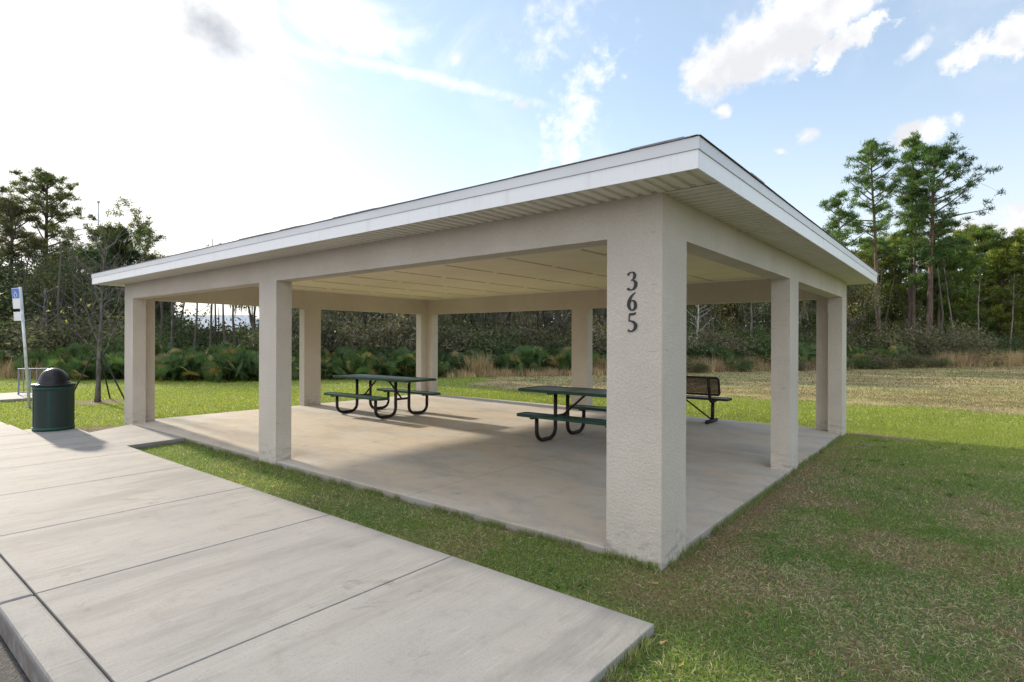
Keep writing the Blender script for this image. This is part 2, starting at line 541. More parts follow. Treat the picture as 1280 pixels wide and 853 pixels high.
def copy_tree(o, loc, rz=0.0, sc=1.0, label=None):
    c = o.copy()
    col.objects.link(c)
    c.location, c.rotation_euler.z, c.scale = loc, rz, (sc, sc, sc)
    if label:
        c['label'] = label
    for ch in o.children:
        d = ch.copy()
        col.objects.link(d)
        d.parent = c
        for g in ch.children:
            e = g.copy()
            col.objects.link(e)
            e.parent = d
    return c


def at(px, q):
    """ground position seen in photo column px at depth q"""
    r = (px - 640) / FPX * q
    c, s = math.cos(YAW), math.sin(YAW)
    return CX + r * c - q * s, CY + r * s + q * c


def top_h(py, q):
    return CZ + (V0 - py) / FPX * q


# value noise for ground and grass
_ng = np.random.default_rng(3).random((256, 256))


def vnoise(x, y, sc, ox=0.0):
    x, y = np.asarray(x) * sc + ox + 71.3, np.asarray(y) * sc + ox * 1.7 + 33.1
    i, j = np.floor(x).astype(int), np.floor(y).astype(int)
    fx, fy = x - i, y - j
    fx, fy = fx * fx * (3 - 2 * fx), fy * fy * (3 - 2 * fy)
    g = lambda a, b: _ng[a % 256, b % 256]
    return (g(i, j) * (1 - fx) + g(i + 1, j) * fx) * (1 - fy) + (g(i, j + 1) * (1 - fx) + g(i + 1, j + 1) * fx) * fy


def fbm(x, y, sc, ox=0.0, n=4):
    return sum(vnoise(x, y, sc * 2 ** k, ox + 9.7 * k) * 0.5 ** k for k in range(n)) / sum(0.5 ** k for k in range(n))


def sstep(x, a, b):
    t = np.clip((x - a) / (b - a), 0, 1)
    return t * t * (3 - 2 * t)


# ------------------------------------------------------------------ ground
L, W, T = 10.41, 7.455, 0.2025
GZ = -0.052
GREEN, LUSH, STRAW, BROWN, DIRT = [np.array(c) for c in ((0.190, 0.270, 0.070), (0.125, 0.235, 0.055), (0.47, 0.41, 0.275), (0.35, 0.215, 0.15), (0.24, 0.18, 0.14))]


def lawn_masks(x, y):
    n1, n2, n3 = fbm(x, y, 0.55), fbm(x, y, 1.6, 5.0), fbm(x, y, 4.5, 11.0)
    yb = np.interp(x, [-30, -16, -11.5, -9, -5, 0, 10, 30], [40, 17, 9.9, 10.3, 11.6, 12.2, 12.0, 11])
    field = sstep(y + (n2 - 0.5) * 2.0, yb, yb + 1.2) * (x > -17)
    near = sstep(y, 8.0, 3.5) * sstep(x, -4.5, -0.5)
    straw = 0.15 + 0.20 * sstep(n2, 0.45, 0.62) + near * 0.34 * sstep(n1 + 0.5 * (n3 - .5), 0.42, 0.60)
    bd = sstep(np.abs(y - yb - 1.0), 1.6, 0.3) * field
    straw = np.maximum(straw, field * (0.25 + 0.25 * sstep(n2, 0.42, .6) + 0.45 * bd))
    brown = 0.04 + 0.22 * field * sstep(n1, 0.4, 0.6) + near * 0.40 * sstep(n2 + .5 * (n3 - .5), 0.48, 0.62)
    edge = sstep(x, 0.55, 0.05) * (x > -0.02) * (y > -0.1) * (y < 7.7)
    edge = np.maximum(edge, 0.75 * sstep(np.hypot(x - 0.15, y + 0.25), 0.7, 0.2))
    brown = np.maximum(brown, edge * (0.5 + 0.4 * n3))
    dirt = np.zeros_like(n1)
    for dx, dy, rx, ry in ((-9.95, -0.45, 0.75, 0.42), (0.55, 7.42, 0.50, 0.20), (-15.26, 0.88, 0.65, 0.65), (0.5, 6.2, 0.22, 0.14)):
        dirt = np.maximum(dirt, sstep(np.hypot((x - dx) / rx, (y - dy) / ry) + (n3 - 0.5) * 0.7, 1.1, 0.7))
    return n1, n2, n3, field, straw, brown, dirt


def axis(vals):
    return np.unique(np.concatenate(vals))


gx = axis([np.arange(-400, -30, 18.0), np.arange(-30, 10, 0.16), np.arange(10, 30, 1.0), np.arange(30, 400, 18.0)])
gy = axis([np.arange(-2.79, -2.7, 1), np.arange(-2.6, 24, 0.16), np.arange(24, 50, 1.0), np.arange(50, 500, 18.0)])
GX, GY = np.meshgrid(gx, gy, indexing='ij')


def ground_z(x, y):
    return GZ + (fbm(x, y, 0.8, 2.0) - 0.5) * 0.035 - 0.02 * sstep(np.asarray(x), -1.0, -4.0) * sstep(np.asarray(y), 0.4, -0.1)


n1, n2, n3, fld, stw, brn, drt = lawn_masks(GX, GY)
g = GREEN * 0.62 + 0 * n1[..., None]
g = g * (1 - 0.8 * stw[..., None]) + STRAW * 0.62 * 0.8 * stw[..., None]
g = g * (1 - 0.85 * brn[..., None]) + BROWN * 0.8 * 0.85 * brn[..., None]
lit_green = (sstep(GY, 3.0, 7.5) + sstep(GX, -9, -12)).clip(0, 1) * (1 - fld)  # sunlit lawn: sunlight painted in as a lighter, yellower ground colour
g = g * (1 - 0.85 * lit_green[..., None]) + (np.array([0.21, 0.255, 0.05]) * (0.8 + 0.5 * n2[..., None])) * 0.85 * lit_green[..., None]
ff = fld[..., None]
g = g * (1 - 0.9 * ff) + (np.array([0.36, 0.28, 0.165]) * (0.45 + 0.9 * n2[..., None]) + np.array([-0.03, 0.03, -0.02]) * sstep(n1, .45, .6)[..., None]) * 0.9 * ff
woods_floor = sstep(GY * 0.75 - GX * 0.66, 19.5, 22.0)[..., None]
g = g * (1 - drt[..., None]) + DIRT * (0.6 + 0.6 * n3[..., None]) * drt[..., None]
ZZ = ground_z(GX, GY) - (GY > 60) * 0.0
nx, ny = GX.shape
idx = np.arange(nx * ny).reshape(nx, ny)
quads = np.stack([idx[:-1, :-1], idx[1:, :-1], idx[1:, 1:], idx[:-1, 1:]], -1).reshape(-1, 4)
mb = MB()
mb.add(np.stack([GX, GY, ZZ], -1).reshape(-1, 3), f4=quads, c=np.clip(g, 0.01, 1).reshape(-1, 3))
tag(mb.build('ground', 'soil', smooth=True), kind='structure')

mb = MB()
mb.box(-400, 400, -300, -2.96, -0.6, -0.15)
tag(mb.build('road', 'asphalt'), kind='structure')

# sidewalk panels with real gaps, kerb, link slab and far path
mb = MB()
jx = [0.33, -1.18, -2.665, -4.125, -5.62, -7.085, -8.57, -10.05]
for i in range(len(jx) - 1):
    y1 = -0.81 if i < 5 else (-0.80 if i < 6 else -0.78)
    mb.box(jx[i + 1] + 0.0042, jx[i] - 0.0042, -2.783, y1, -0.3, 0.0)
for k in range(22):
    mb.box(-11.53 - 1.48 * k + 0.004, -10.05 - 1.48 * k - 0.004, -2.782, -1.43 if k else -1.40, -0.3, 0.0)
mb.box(-10.62, -10.054, -1.396, -0.80, -0.3, -0.001)
tag(mb.build('sidewalk', 'walk_concrete', bevel=0.005), kind='structure')
mb = MB()
for i in range(len(jx) - 1):
    mb.box(jx[i + 1] + 0.003, jx[i] - 0.003, -2.955, -2.789, -0.4, -0.002)
for k in range(22):
    mb.box(-11.53 - 1.48 * k + 0.003, -10.05 - 1.48 * k - 0.003, -2.955, -2.790, -0.4, -0.002)
mb.box(0.336, 60, -2.955, -2.790, -0.4, -0.06)
tag(mb.build('kerb', 'kerb_concrete', bevel=0.018), kind='structure')
mb = MB()
mb.prism([(-9.42, -0.805), (-7.66, -0.805), (-7.72, -0.006), (-9.98, -0.006)], -0.3, 0.001)
mb.box(-19.4, -17.1, -1.42, 0.35, -0.3, 0.0)
tag(mb.build('path', 'walk_concrete', bevel=0.008), kind='structure')

# ------------------------------------------------------------------ pavilion
mb = MB()
mb.box(-L, 0, 0, W, -0.3, 0.0)
tag(mb.build('floor_slab', 'floor_concrete', bevel=0.012), kind='structure')

pav = empty('picnic_pavilion', (0, 0, 0), 'open hip roofed picnic pavilion of beige stucco columns on a concrete slab', 'pavilion')
ZB, ZS, ZC, OV, FH = 2.238, 2.51, 2.66, 0.398, 0.179
WF, WS, WM = 0.419, 0.424, 0.4235
e = 0.003


def column(poly):
    m_ = MB()
    m_.prism(poly, -0.16, ZB)
    return m_.build('column', 'stucco', pav)


column([(-WF, -e), (e, -e), (e, WS), (-T, WS), (-T, T), (-WF, T)])
column([(-L - e, -e), (-L + WF, -e), (-L + WF, T), (-L + T, T), (-L + T, WS), (-L - e, WS)])
column([(-WF, W - T), (-T, W - T), (-T, W - WS), (e, W - WS), (e, W + e), (-WF, W + e)])
column([(-L - e, W - WS), (-L + T, W - WS), (-L + T, W - T), (-L + WF, W - T), (-L + WF, W + e), (-L - e, W + e)])
X1, Y3, X7, Y5 = -5.26, 3.743, -5.194, 3.691
h = WM / 2
column([(X1 - h, -e), (X1 + h, -e), (X1 + h, T), (X1 - h, T)])
column([(X7 - h, W - T), (X7 + h, W - T), (X7 + h, W + e), (X7 - h, W + e)])
column([(-T, Y3 - h), (e, Y3 - h), (e, Y3 + h), (-T, Y3 + h)])
column([(-L - e, Y5 - h), (-L + T, Y5 - h), (-L + T, Y5 + h), (-L - e, Y5 + h)])
for bx in ((-L - e, e, -e, T), (-L - e, e, W - T, W + e), (-T, e, T, W - T), (-L - e, -L + T, T, W - T)):
    MB().box(*bx, ZB, ZC + 0.05).build('beam', 'stucco', pav)
MB().box(-L + T, -T, T, W - T, ZC, ZC + 0.03).build('ceiling', 'ceiling_board', pav)
mb = MB()
for bx in ((-L + T, -T, T, T + 0.035), (-L + T, -T, W - T - 0.035, W - T), (-L + T, -L + T + 0.035, T + 0.036, W - T - 0.036), (-T - 0.035, -T, T + 0.036, W - T - 0.036)):
    mb.box(*bx, ZC - 0.022, ZC - 0.001)
mb.build('ceiling_trim', 'trim_cream', pav)
for k in range(8):
    bx = -0.97 - 1.22 * k
    mb = MB()
    for j in range(-1, 6):
        y0, y1 = 1.21 + 1.22 * j + 0.07, 1.21 + 1.22 * (j + 1) - 0.07
        y0, y1 = max(y0, T + 0.04), min(y1, W - T - 0.04)
        if y1 > y0 + 0.1:
            mb.box(bx - 0.022, bx + 0.022, y0, y1, ZC - 0.007, ZC - 0.001)
    mb.build('vent_strip', 'vent_taupe', pav)


def ribbed(p0, along, out, length, depth, z, pitch=0.1016):
    """ribbed soffit sheet: ribs run along OUT, repeat along ALONG"""
    p0, a, o_ = np.array(p0, float), np.array(along, float), np.array(out, float)
    prof, s_ = [], 0.0
    while s_ < length - 1e-6:
        for ds, dz in ((0, 0), (0.050, 0), (0.056, 0.016), (0.096, 0.016)):
            if s_ + ds < length:
                prof.append((s_ + ds, dz))
        s_ += pitch
    prof.append((length, 0))
    V, n = [], len(prof)
    for off in (0, depth):
        for ss, dz in prof:
            q_ = p0 + a * ss + o_ * off
            V.append((q_[0], q_[1], z + dz))
    m_ = MB()
    m_.add(V, f4=[(i, i + 1, n + i + 1, n + i) for i in range(n - 1)])
    return m_.build('soffit', 'soffit_vinyl', pav)


ribbed((-L - OV + 0.018, -0.003), (1, 0), (0, -1), L + 2 * OV - 0.36, OV - 0.016, ZS)
ribbed((0.045, -0.003), (1, 0), (0, -1), OV - 0.062, OV - 0.016, ZS + 0.002)
ribbed((0.003, 0.006), (0, 1), (1, 0), W + OV - 0.02, OV - 0.02, ZS + 0.001)
ribbed((-L - OV, W + 0.003), (1, 0), (0, 1), L + OV, OV - 0.016, ZS)
ribbed((-L - 0.003, 0.006), (0, 1), (-1, 0), W, OV - 0.02, ZS + 0.001)
MB().box(0.004, OV - 0.018, -0.0045, 0.010, ZS + 0.006, ZS + 0.022).build('soffit_trim', 'soffit_vinyl', pav)
mb, mb2 = MB(), MB()
rng0 = np.random.default_rng(8)
for (sx0, sx1, fixed, axis_, sgn) in ((-L - OV, OV, -OV, 0, -1), (-L - OV, OV, W + OV, 0, 1), (-OV, W + OV, OV, 1, 1), (-OV, W + OV, -L - OV, 1, -1)):
    for lo, hi, z0, z1, pr, step in ((sx0, sx1, ZS - 0.004, ZS + 0.106, 0.0, 3.66), (sx0, sx1, ZS + 0.1075, ZS + FH, 0.007, 3.05)):
        s_, k = lo, 0
        ext = 0.0 if axis_ == 0 else 0.018
        while s_ < hi - 0.02:
            e_ = min(s_ + step, hi)
            a0, a1 = (s_ + (ext if s_ == lo else 0)), (e_ - (ext if e_ == hi else 0))
            d = pr + (0.0012 if k % 2 else 0)
            lo_, hi_ = sorted((fixed - sgn * 0.014, fixed + sgn * d))
            tgt = mb2 if pr else mb
            if axis_ == 0:
                tgt.box(a0 - (d if s_ == lo else 0), a1 + (d if e_ == hi else 0) - 0.0008, lo_, hi_, z0, z1)
            else:
                tgt.box(lo_, hi_, a0, a1 - 0.0008, z0, z1)
            s_, k = e_, k + 1
mb.build('fascia', 'fascia_white', pav)
mb2.build('drip_edge', 'drip_metal', pav)
# roof
SL, RO = 0.373, 0.012
x0, x1, y0, y1 = -L - OV - RO, OV + RO, -OV - RO, W + OV + RO
hw = (y1 - y0) / 2
ze = ZS + FH + 0.004
zr = ze + SL * hw
mb = MB()
rp = [(x0 + hw, (y0 + y1) / 2, zr), (x1 - hw, (y0 + y1) / 2, zr)]
cn = [(x0, y0, ze), (x1, y0, ze), (x1, y1, ze), (x0, y1, ze)]
mb.add(cn + rp, f4=[(0, 1, 5, 4), (2, 3, 4, 5)], f3=[(1, 2, 5), (3, 0, 4)])
mb.build('roof', 'shingles', pav)
mb = MB()                                        # starter course: single lifted shingle tabs along the eaves
for (lo, hi, ax) in ((x0, x1, 0), (x0, x1, 2), (y0, y1, 1), (y0, y1, 3)):
    s_ = lo
    while s_ < hi - 0.05:
        e_ = min(s_ + rng0.uniform(0.28, 0.36), hi)
        lift, dep = rng0.uniform(0.002, 0.005) + (0.007 if rng0.random() < 0.2 else 0), 0.14
        z_in = SL * dep
        c_ = {0: lambda s, d: (s, y0 + d), 2: lambda s, d: (s, y1 - d), 1: lambda s, d: (x1 - d, s), 3: lambda s, d: (x0 + d, s)}[ax]
        a_, b_ = c_(s_ + 0.003, -0.006), c_(e_ - 0.003, -0.006)
        ci, di = min(e_ - 0.003, hi - dep), max(s_ + 0.003, lo + dep)
        c2, d2 = c_(max(ci, s_ + 0.01), dep), c_(min(di, e_ - 0.01), dep)
        V = [(*a_, ze + 0.001), (*b_, ze + 0.001), (*c2, ze + z_in + 0.001), (*d2, ze + z_in + 0.001),
             (*a_, ze + lift), (*b_, ze + lift), (*c2, ze + z_in + 0.005), (*d2, ze + z_in + 0.005)]
        mb.add(V, f4=[(0, 3, 2, 1), (4, 5, 6, 7), (0, 1, 5, 4), (1, 2, 6, 5), (2, 3, 7, 6), (3, 0, 4, 7)])
        s_ = e_
mb.build('shingle_edge', 'shingles', pav)


# house number
def catmull(pts, n=10):
    P = np.array(pts, float)
    P = np.vstack([2 * P[0] - P[1], P, 2 * P[-1] - P[-2]])
    out = []
    for i in range(1, len(P) - 2):
        for t in np.linspace(0, 1, n, endpoint=False):
            a, b, c, d = P[i - 1], P[i], P[i + 1], P[i + 2]
            out.append(0.5 * (2 * b + (c - a) * t + (2 * a - 5 * b + 4 * c - d) * t * t + (3 * b - a - 3 * c + d) * t ** 3))
    out.append(P[-2])
    return np.array(out)


def stroke(m_, pts, depth0, depth1, n=10, back=0.0):
    """brush stroke with varying width on the wall plane; pts = (x, z, width)"""
    C = catmull(pts, n)
    T_ = np.gradient(C[:, :2], axis=0)
    T_ /= np.linalg.norm(T_, axis=1)[:, None] + 1e-9
    N_ = np.stack([-T_[:, 1], T_[:, 0]], 1) * np.maximum(C[:, 2:3], 0.004) / 2
    A, B = C[:, :2] + N_, C[:, :2] - N_
    d = np.linspace(depth0, depth1, len(C))
    k = len(C)
    V = np.concatenate([np.c_[A[:, 0], -d, A[:, 1]], np.c_[B[:, 0], -d, B[:, 1]], np.c_[A[:, 0], np.full(k, back), A[:, 1]], np.c_[B[:, 0], np.full(k, back), B[:, 1]]])
    F = []
    for i in range(k - 1):
        F += [(i, i + 1, k + i + 1, k + i), (2 * k + i, 2 * k + i + 1, i + 1, i), (k + i, k + i + 1, 3 * k + i + 1, 3 * k + i)]
    F += [(0, k, 3 * k, 2 * k), (k - 1, 2 * k + k - 1, 3 * k + k - 1, k + k - 1)]
    m_.add(V, f4=F)


DH = 0.131
glyph = {
    '3': [[(0.08, 0.80, .10), (0.13, 0.90, .10), (0.27, 0.965, .055), (0.42, 0.94, .10), (0.50, 0.80, .165), (0.46, 0.66, .14), (0.36, 0.565, .06), (0.27, 0.535, .05)],
          [(0.27, 0.54, .045), (0.40, 0.53, .07), (0.53, 0.44, .15), (0.565, 0.30, .185), (0.50, 0.13, .15), (0.36, 0.035, .07), (0.22, 0.03, .07), (0.10, 0.075, .13), (0.055, 0.12, .10)]],
    '6': [[(0.54, 0.985, .035), (0.42, 0.90, .08), (0.28, 0.76, .13), (0.17, 0.58, .165), (0.13, 0.40, .185), (0.14, 0.24, .175), (0.22, 0.10, .12), (0.335, 0.035, .06), (0.46, 0.085, .12), (0.54, 0.20, .17), (0.545, 0.36, .175), (0.48, 0.50, .13), (0.38, 0.565, .06), (0.28, 0.53, .055), (0.22, 0.46, .06)]],
    '5': [[(0.14, 0.93, .115), (0.30, 0.93, .125), (0.44, 0.945, .12), (0.53, 0.99, .09), (0.555, 1.02, .03)],
          [(0.155, 0.90, .06), (0.14, 0.72, .055), (0.125, 0.545, .05)],
          [(0.12, 0.575, .07), (0.26, 0.565, .075), (0.42, 0.50, .13), (0.535, 0.37, .185), (0.53, 0.22, .18), (0.43, 0.085, .11), (0.28, 0.02, .065), (0.15, 0.035, .10), (0.075, 0.085, .11)]]}
for ch, zt in (('3', 1.99), ('6', 1.845), ('5', 1.700)):
    mb = MB()
    for j, st in enumerate(glyph[ch]):
        off = 0.02 if ch == '5' else 0.0
        P = [(-0.26 + (x + off) * DH * 0.94, zt - DH + z * DH, wd * DH) for x, z, wd in st]
        stroke(mb, P, 0.008 + 0.0011 * j, 0.0085 + 0.0011 * j + (0.001 if ch == '6' else 0), back=-0.0)
    mb.build('house_digit', 'black_plate', pav)

# ------------------------------------------------------------------ picnic tables and bench
def arc(cx_, cz_, r, a0, a1, n=6):
    return [(cx_ + r * math.cos(a), cz_ + r * math.sin(a)) for a in np.linspace(R(a0), R(a1), n)]


def perforated(m_, x0_, x1_, y0_, y1_, z_):
    m_.add([(x0_, y0_, z_), (x1_, y0_, z_), (x1_, y1_, z_), (x0_, y1_, z_)], f4=[(0, 1, 2, 3)])


def rim(x0_, x1_, y0_, y1_, z_, hh=0.038, rr=0.05):
    """rolled edge band round a mesh panel with rounded corners"""
    pts = []
    for cx_, cy2, a0 in ((x1_ - rr, y1_ - rr, 0), (x0_ + rr, y1_ - rr, 90), (x0_ + rr, y0_ + rr, 180), (x1_ - rr, y0_ + rr, 270)):
        pts += [(cx_ + rr * math.cos(R(a)), cy2 + rr * math.sin(R(a))) for a in np.linspace(a0, a0 + 90, 5)]
    n = len(pts)
    V = []
    for dz, ins in ((0.004, 0.012), (0, 0), (-hh, 0), (-hh - 0.003, 0.010)):
        cxm, cym = (x0_ + x1_) / 2, (y0_ + y1_) / 2
        for x, y in pts:
            V.append((x - math.copysign(ins, x - cxm), y - math.copysign(ins, y - cym), z_ + dz))
    m_ = MB()
    m_.add(V, f4=[(k * n + i, k * n + (i + 1) % n, (k + 1) * n + (i + 1) % n, (k + 1) * n + i) for k in range(3) for i in range(n)])
    return m_


def make_table():
    t = empty('picnic_table', (0, 0, 0), 'x', 'picnic table', 'green picnic tables under the pavilion roof')
    zt, zs = 0.752, 0.425

    def panel(name, a, b, c, d, z):
        o = rim(a, b, c, d, z).build(name, 'green_coat', t)
        m_ = MB()
        perforated(m_, a + 0.006, b - 0.006, c + 0.006, d - 0.006, z - 0.004)
        m_.build('mesh_sheet', 'green_mesh', o)
        for x in np.linspace(a + 0.25, b - 0.25, 5):
            MB().box(x - 0.012, x + 0.012, c + 0.01, d - 0.01, z - 0.030, z - 0.012).build('stiffener', 'green_coat', o)
    panel('table_top', -1.22, 1.22, -0.385, 0.385, zt)
    panel('bench_seat', -0.915, 0.915, -0.80, -0.53, zs)
    panel('bench_seat', -0.915, 0.915, 0.53, 0.80, zs)
    for sx in (-0.625, 0.625):
        for sy in (-1, 1):
            r = 0.15
            p2 = [(0.655, zs - 0.045), (0.655, 0.03 + r)] + arc(0.655 - r, 0.03 + r, r, 0, -90) + arc(0.17 + r, 0.03 + r, r, -90, -180) + [(0.17, 0.03 + r + 0.1), (0.17, zt - 0.045)]
            MB().tube([(sx, sy * y, z) for y, z in p2], 0.030, 10).build('leg', 'tube_brown', t, smooth=True)
        m_ = MB()
        m_.box(sx - 0.025, sx + 0.025, -0.17, 0.17, 0.325, 0.365)
        m_.box(sx - 0.03, sx + 0.03, -0.36, 0.36, zt - 0.062, zt - 0.042)
        m_.box(sx - 0.03, sx + 0.03, -0.79, -0.54, zs - 0.062, zs - 0.042)
        m_.box(sx - 0.03, sx + 0.03, 0.54, 0.79, zs - 0.062, zs - 0.042)
        m_.build('crossbar', 'tube_brown', t)
        MB().tube([(sx - 0.02 * math.copysign(1, sx), 0, 0.345), (sx * 0.28, 0, zt - 0.05)], 0.017, 8).build('brace', 'tube_brown', t, smooth=True)
    return t


t1 = make_table()
t1.location = (-7.77, 3.78, 0)
t1['label'] = 'green mesh picnic table fully in view near the far back corner column'
t2 = copy_tree(t1, (-2.70, 3.75, 0), label='green mesh picnic table partly hidden behind the front corner column with number 365')

b = empty('park_bench', (-2.70, 6.85, 0), 'dark brown mesh bench with backrest standing at the back edge of the slab', 'bench')
mb = MB()
so = rim(-0.915, 0.915, -0.02, 0.30, 0.452, 0.036).build('seat', 'tube_brown', b)
m_ = MB(); perforated(m_, -0.909, 0.909, -0.014, 0.294, 0.449); m_.build('mesh_sheet', 'liner_black', so)


def bp(x, s_, off=0.0):     # point on the tilted backrest: s_ up the back
    return (x, -0.085 - 0.22 * s_ + off, 0.525 + s_)


hb, wb, rr = 0.315, 0.80, 0.045
out = []
for cx_, cs, a0 in ((wb - rr, hb - rr, 0), (-wb + rr, hb - rr, 90), (-wb + rr, rr, 180), (wb - rr, rr, 270)):
    out += [(cx_ + rr * math.cos(R(a)), cs + rr * math.sin(R(a))) for a in np.linspace(a0, a0 + 90, 6)]
out.append(out[0])
bo = MB().tube([bp(x, s_) for x, s_ in out], 0.021, 8, cap=False).build('backrest', 'tube_brown', b, smooth=True)
m_ = MB()
m_.add([bp(-wb + 0.012, 0.012), bp(wb - 0.012, 0.012), bp(wb - 0.012, hb - 0.012), bp(-wb + 0.012, hb - 0.012)], f4=[(0, 1, 2, 3)])
m_.build('mesh_sheet', 'brown_mesh', bo)
for sx in (-0.625, 0.625):
    MB().tube([bp(sx, hb + 0.01, -0.03), bp(sx, 0.12, -0.035), bp(sx, -0.03, -0.03), (sx, -0.085, 0.43), (sx, -0.02, 0.395), (sx, 0.10, 0.39), (sx, 0.26, 0.40)], 0.030, 10).build('back_support', 'tube_brown', b, smooth=True)
    MB().tube([(sx, 0.06, 0.40), (sx, 0.04, 0.04)], 0.032, 10).build('leg', 'tube_brown', b, smooth=True)
    MB().tube([(sx, -0.26, 0.035), (sx, 0.26, 0.035)], 0.034, 10).build('foot', 'tube_brown', b, smooth=True)
    MB().tube([(sx * 0.96, 0.04, 0.06), (sx * 0.12, 0.06, 0.415)], 0.016, 8).build('brace', 'tube_brown', b, smooth=True)

# ------------------------------------------------------------------ litter bin, sign, rack
can = empty('trash_can', (-10.28, -1.06, 0), 'dark green mesh trash can with a black dome lid on the sidewalk corner', 'trash can', rz=R(20))
can.scale = (0.765, 0.765, 1.0)
body = MB().lathe([(0.362, 0.035), (0.362, 0.70)], 40).build('body', 'can_mesh', can, smooth=True)
MB().lathe([(0.0, 0.03), (0.335, 0.03), (0.340, 0.66), (0.330, 0.72)], 36).build('liner', 'liner_black', can, smooth=True)
for z0, z1 in ((0.005, 0.055), (0.665, 0.725)):
    MB().lathe([(0.355, z0), (0.370, z0), (0.372, (z0 + z1) / 2), (0.370, z1), (0.355, z1)], 40).build('ring', 'green_coat', can, smooth=True)
for k in range(6):
    a = k * math.pi / 3 + 0.25
    m_ = MB()
    aa = np.linspace(a - 0.07, a + 0.07, 4)
    V = [(0.366 * math.cos(q), 0.366 * math.sin(q), z) for z in (0.05, 0.67) for q in aa]
    m_.add(V, f4=[(i, i + 1, 5 + i, 4 + i) for i in range(3)])
    m_.build('strap', 'green_coat', can)
lid = MB().lathe([(0.0, 0.728), (0.385, 0.728), (0.388, 0.742), (0.382, 0.762), (0.30, 0.768)], 40).build('lid', 'lid_black', can, smooth=True)
prof = [(0.275 + 0.008, 0.765), (0.283, 0.79)] + [(0.275 * math.cos(a), 0.79 + 0.235 * math.sin(a)) for a in np.linspace(0, R(90), 12)]
MB().lathe(prof, 40).build('dome', 'lid_black', lid, smooth=True)

sg = empty('parking_sign', (-15.02, -0.47, GZ), 'leaning accessible parking sign with blue and white panels on a pale post', 'sign', rz=R(14))
lean = -0.19
m_ = MB()
m_.tube([(0, 0, -0.1), (0, lean * 0.5, 1.36), (0, lean, 2.73)], 0.030, 10)
m_.build('post', 'galvanised', sg, smooth=True)


def panel_box(x0_, x1_, y_, z0_, z1_, th, shear):
    V = [(x, y_ + dy + shear * z, z) for z in (z0_, z1_) for dy in (0, th) for x in (x0_, x1_)]
    return MB().add(V, f4=[(0, 2, 3, 1), (4, 5, 7, 6), (0, 1, 5, 4), (2, 6, 7, 3), (0, 4, 6, 2), (1, 3, 7, 5)])


sh = lean / 2.73
main_p = panel_box(-0.152, 0.152, -0.095, 2.24, 2.70, 0.004, sh).build('main_panel', 'sign_white', sg)
panel_box(-0.140, 0.140, -0.0975, 2.47, 2.688, 0.002, sh).build('blue_field', 'sign_blue', main_p)
low_p = panel_box(-0.152, 0.152, -0.095, 1.97, 2.17, 0.004, sh).build('lower_panel', 'sign_white', sg)
for z in (2.06, 2.30, 2.62):
    panel_box(-0.02, 0.02, -0.090, z - 0.02, z + 0.02, 0.075, sh).build('bracket', 'galvanised', sg)


def on_panel(x, z, d=0.0988):
    return (x, -d + sh * z, z)


m_ = MB()
m_.tube([on_panel(-0.01, 2.655), on_panel(-0.01, 2.653)], 0.016, 10)
m_.tube([on_panel(-0.01, 2.63), on_panel(-0.002, 2.575), on_panel(0.045, 2.57), on_panel(0.065, 2.505), on_panel(0.085, 2.51)], 0.008, 6)
m_.tube([on_panel(-0.008, 2.61), on_panel(0.035, 2.605)], 0.006, 6)
m_.tube([on_panel(0.0 + 0.058 * math.cos(a), 2.55 + 0.058 * math.sin(a)) for a in np.linspace(R(120), R(330), 14)], 0.007, 6)
m_.build('wheelchair_symbol', 'sign_white', main_p)

rk = empty('metal_railing', (-18.25, 0.22, 0.0), 'low grey metal railing of upright bars on the far path behind the sign', 'railing', rz=R(60))
m_ = MB()
m_.tube([(-0.33, 0, 0.0), (-0.33, 0, 0.70), (0.33, 0, 0.70), (0.33, 0, 0.0)], 0.022, 8)
m_.build('frame', 'rack_grey', rk)
for x in np.linspace(-0.22, 0.22, 4):
    MB().tube([(x, 0, 0.06), (x, 0, 0.70)], 0.013, 6).build('bar', 'rack_grey', rk)
MB().tube([(-0.33, 0, 0.06), (0.33, 0, 0.06)], 0.016, 6).build('lower_rail', 'rack_grey', rk)

lx, ly = at(122.5, 52)
lp = empty('light_pole', (lx, ly, GZ), 'tall thin pale light pole rising behind the young staked tree', 'pole')
MB().tube([(0, 0, 0), (0, 0, 6), (0, 0, top_h(254, 52))], [0.11, 0.09, 0.055], 10).build('shaft', 'pole_grey', lp, smooth=True)
MB().box(-0.16, 0.16, -0.1, 0.1, top_h(254, 52) - 0.02, top_h(254, 52) + 0.10).build('lamp_head', 'pole_grey', lp)

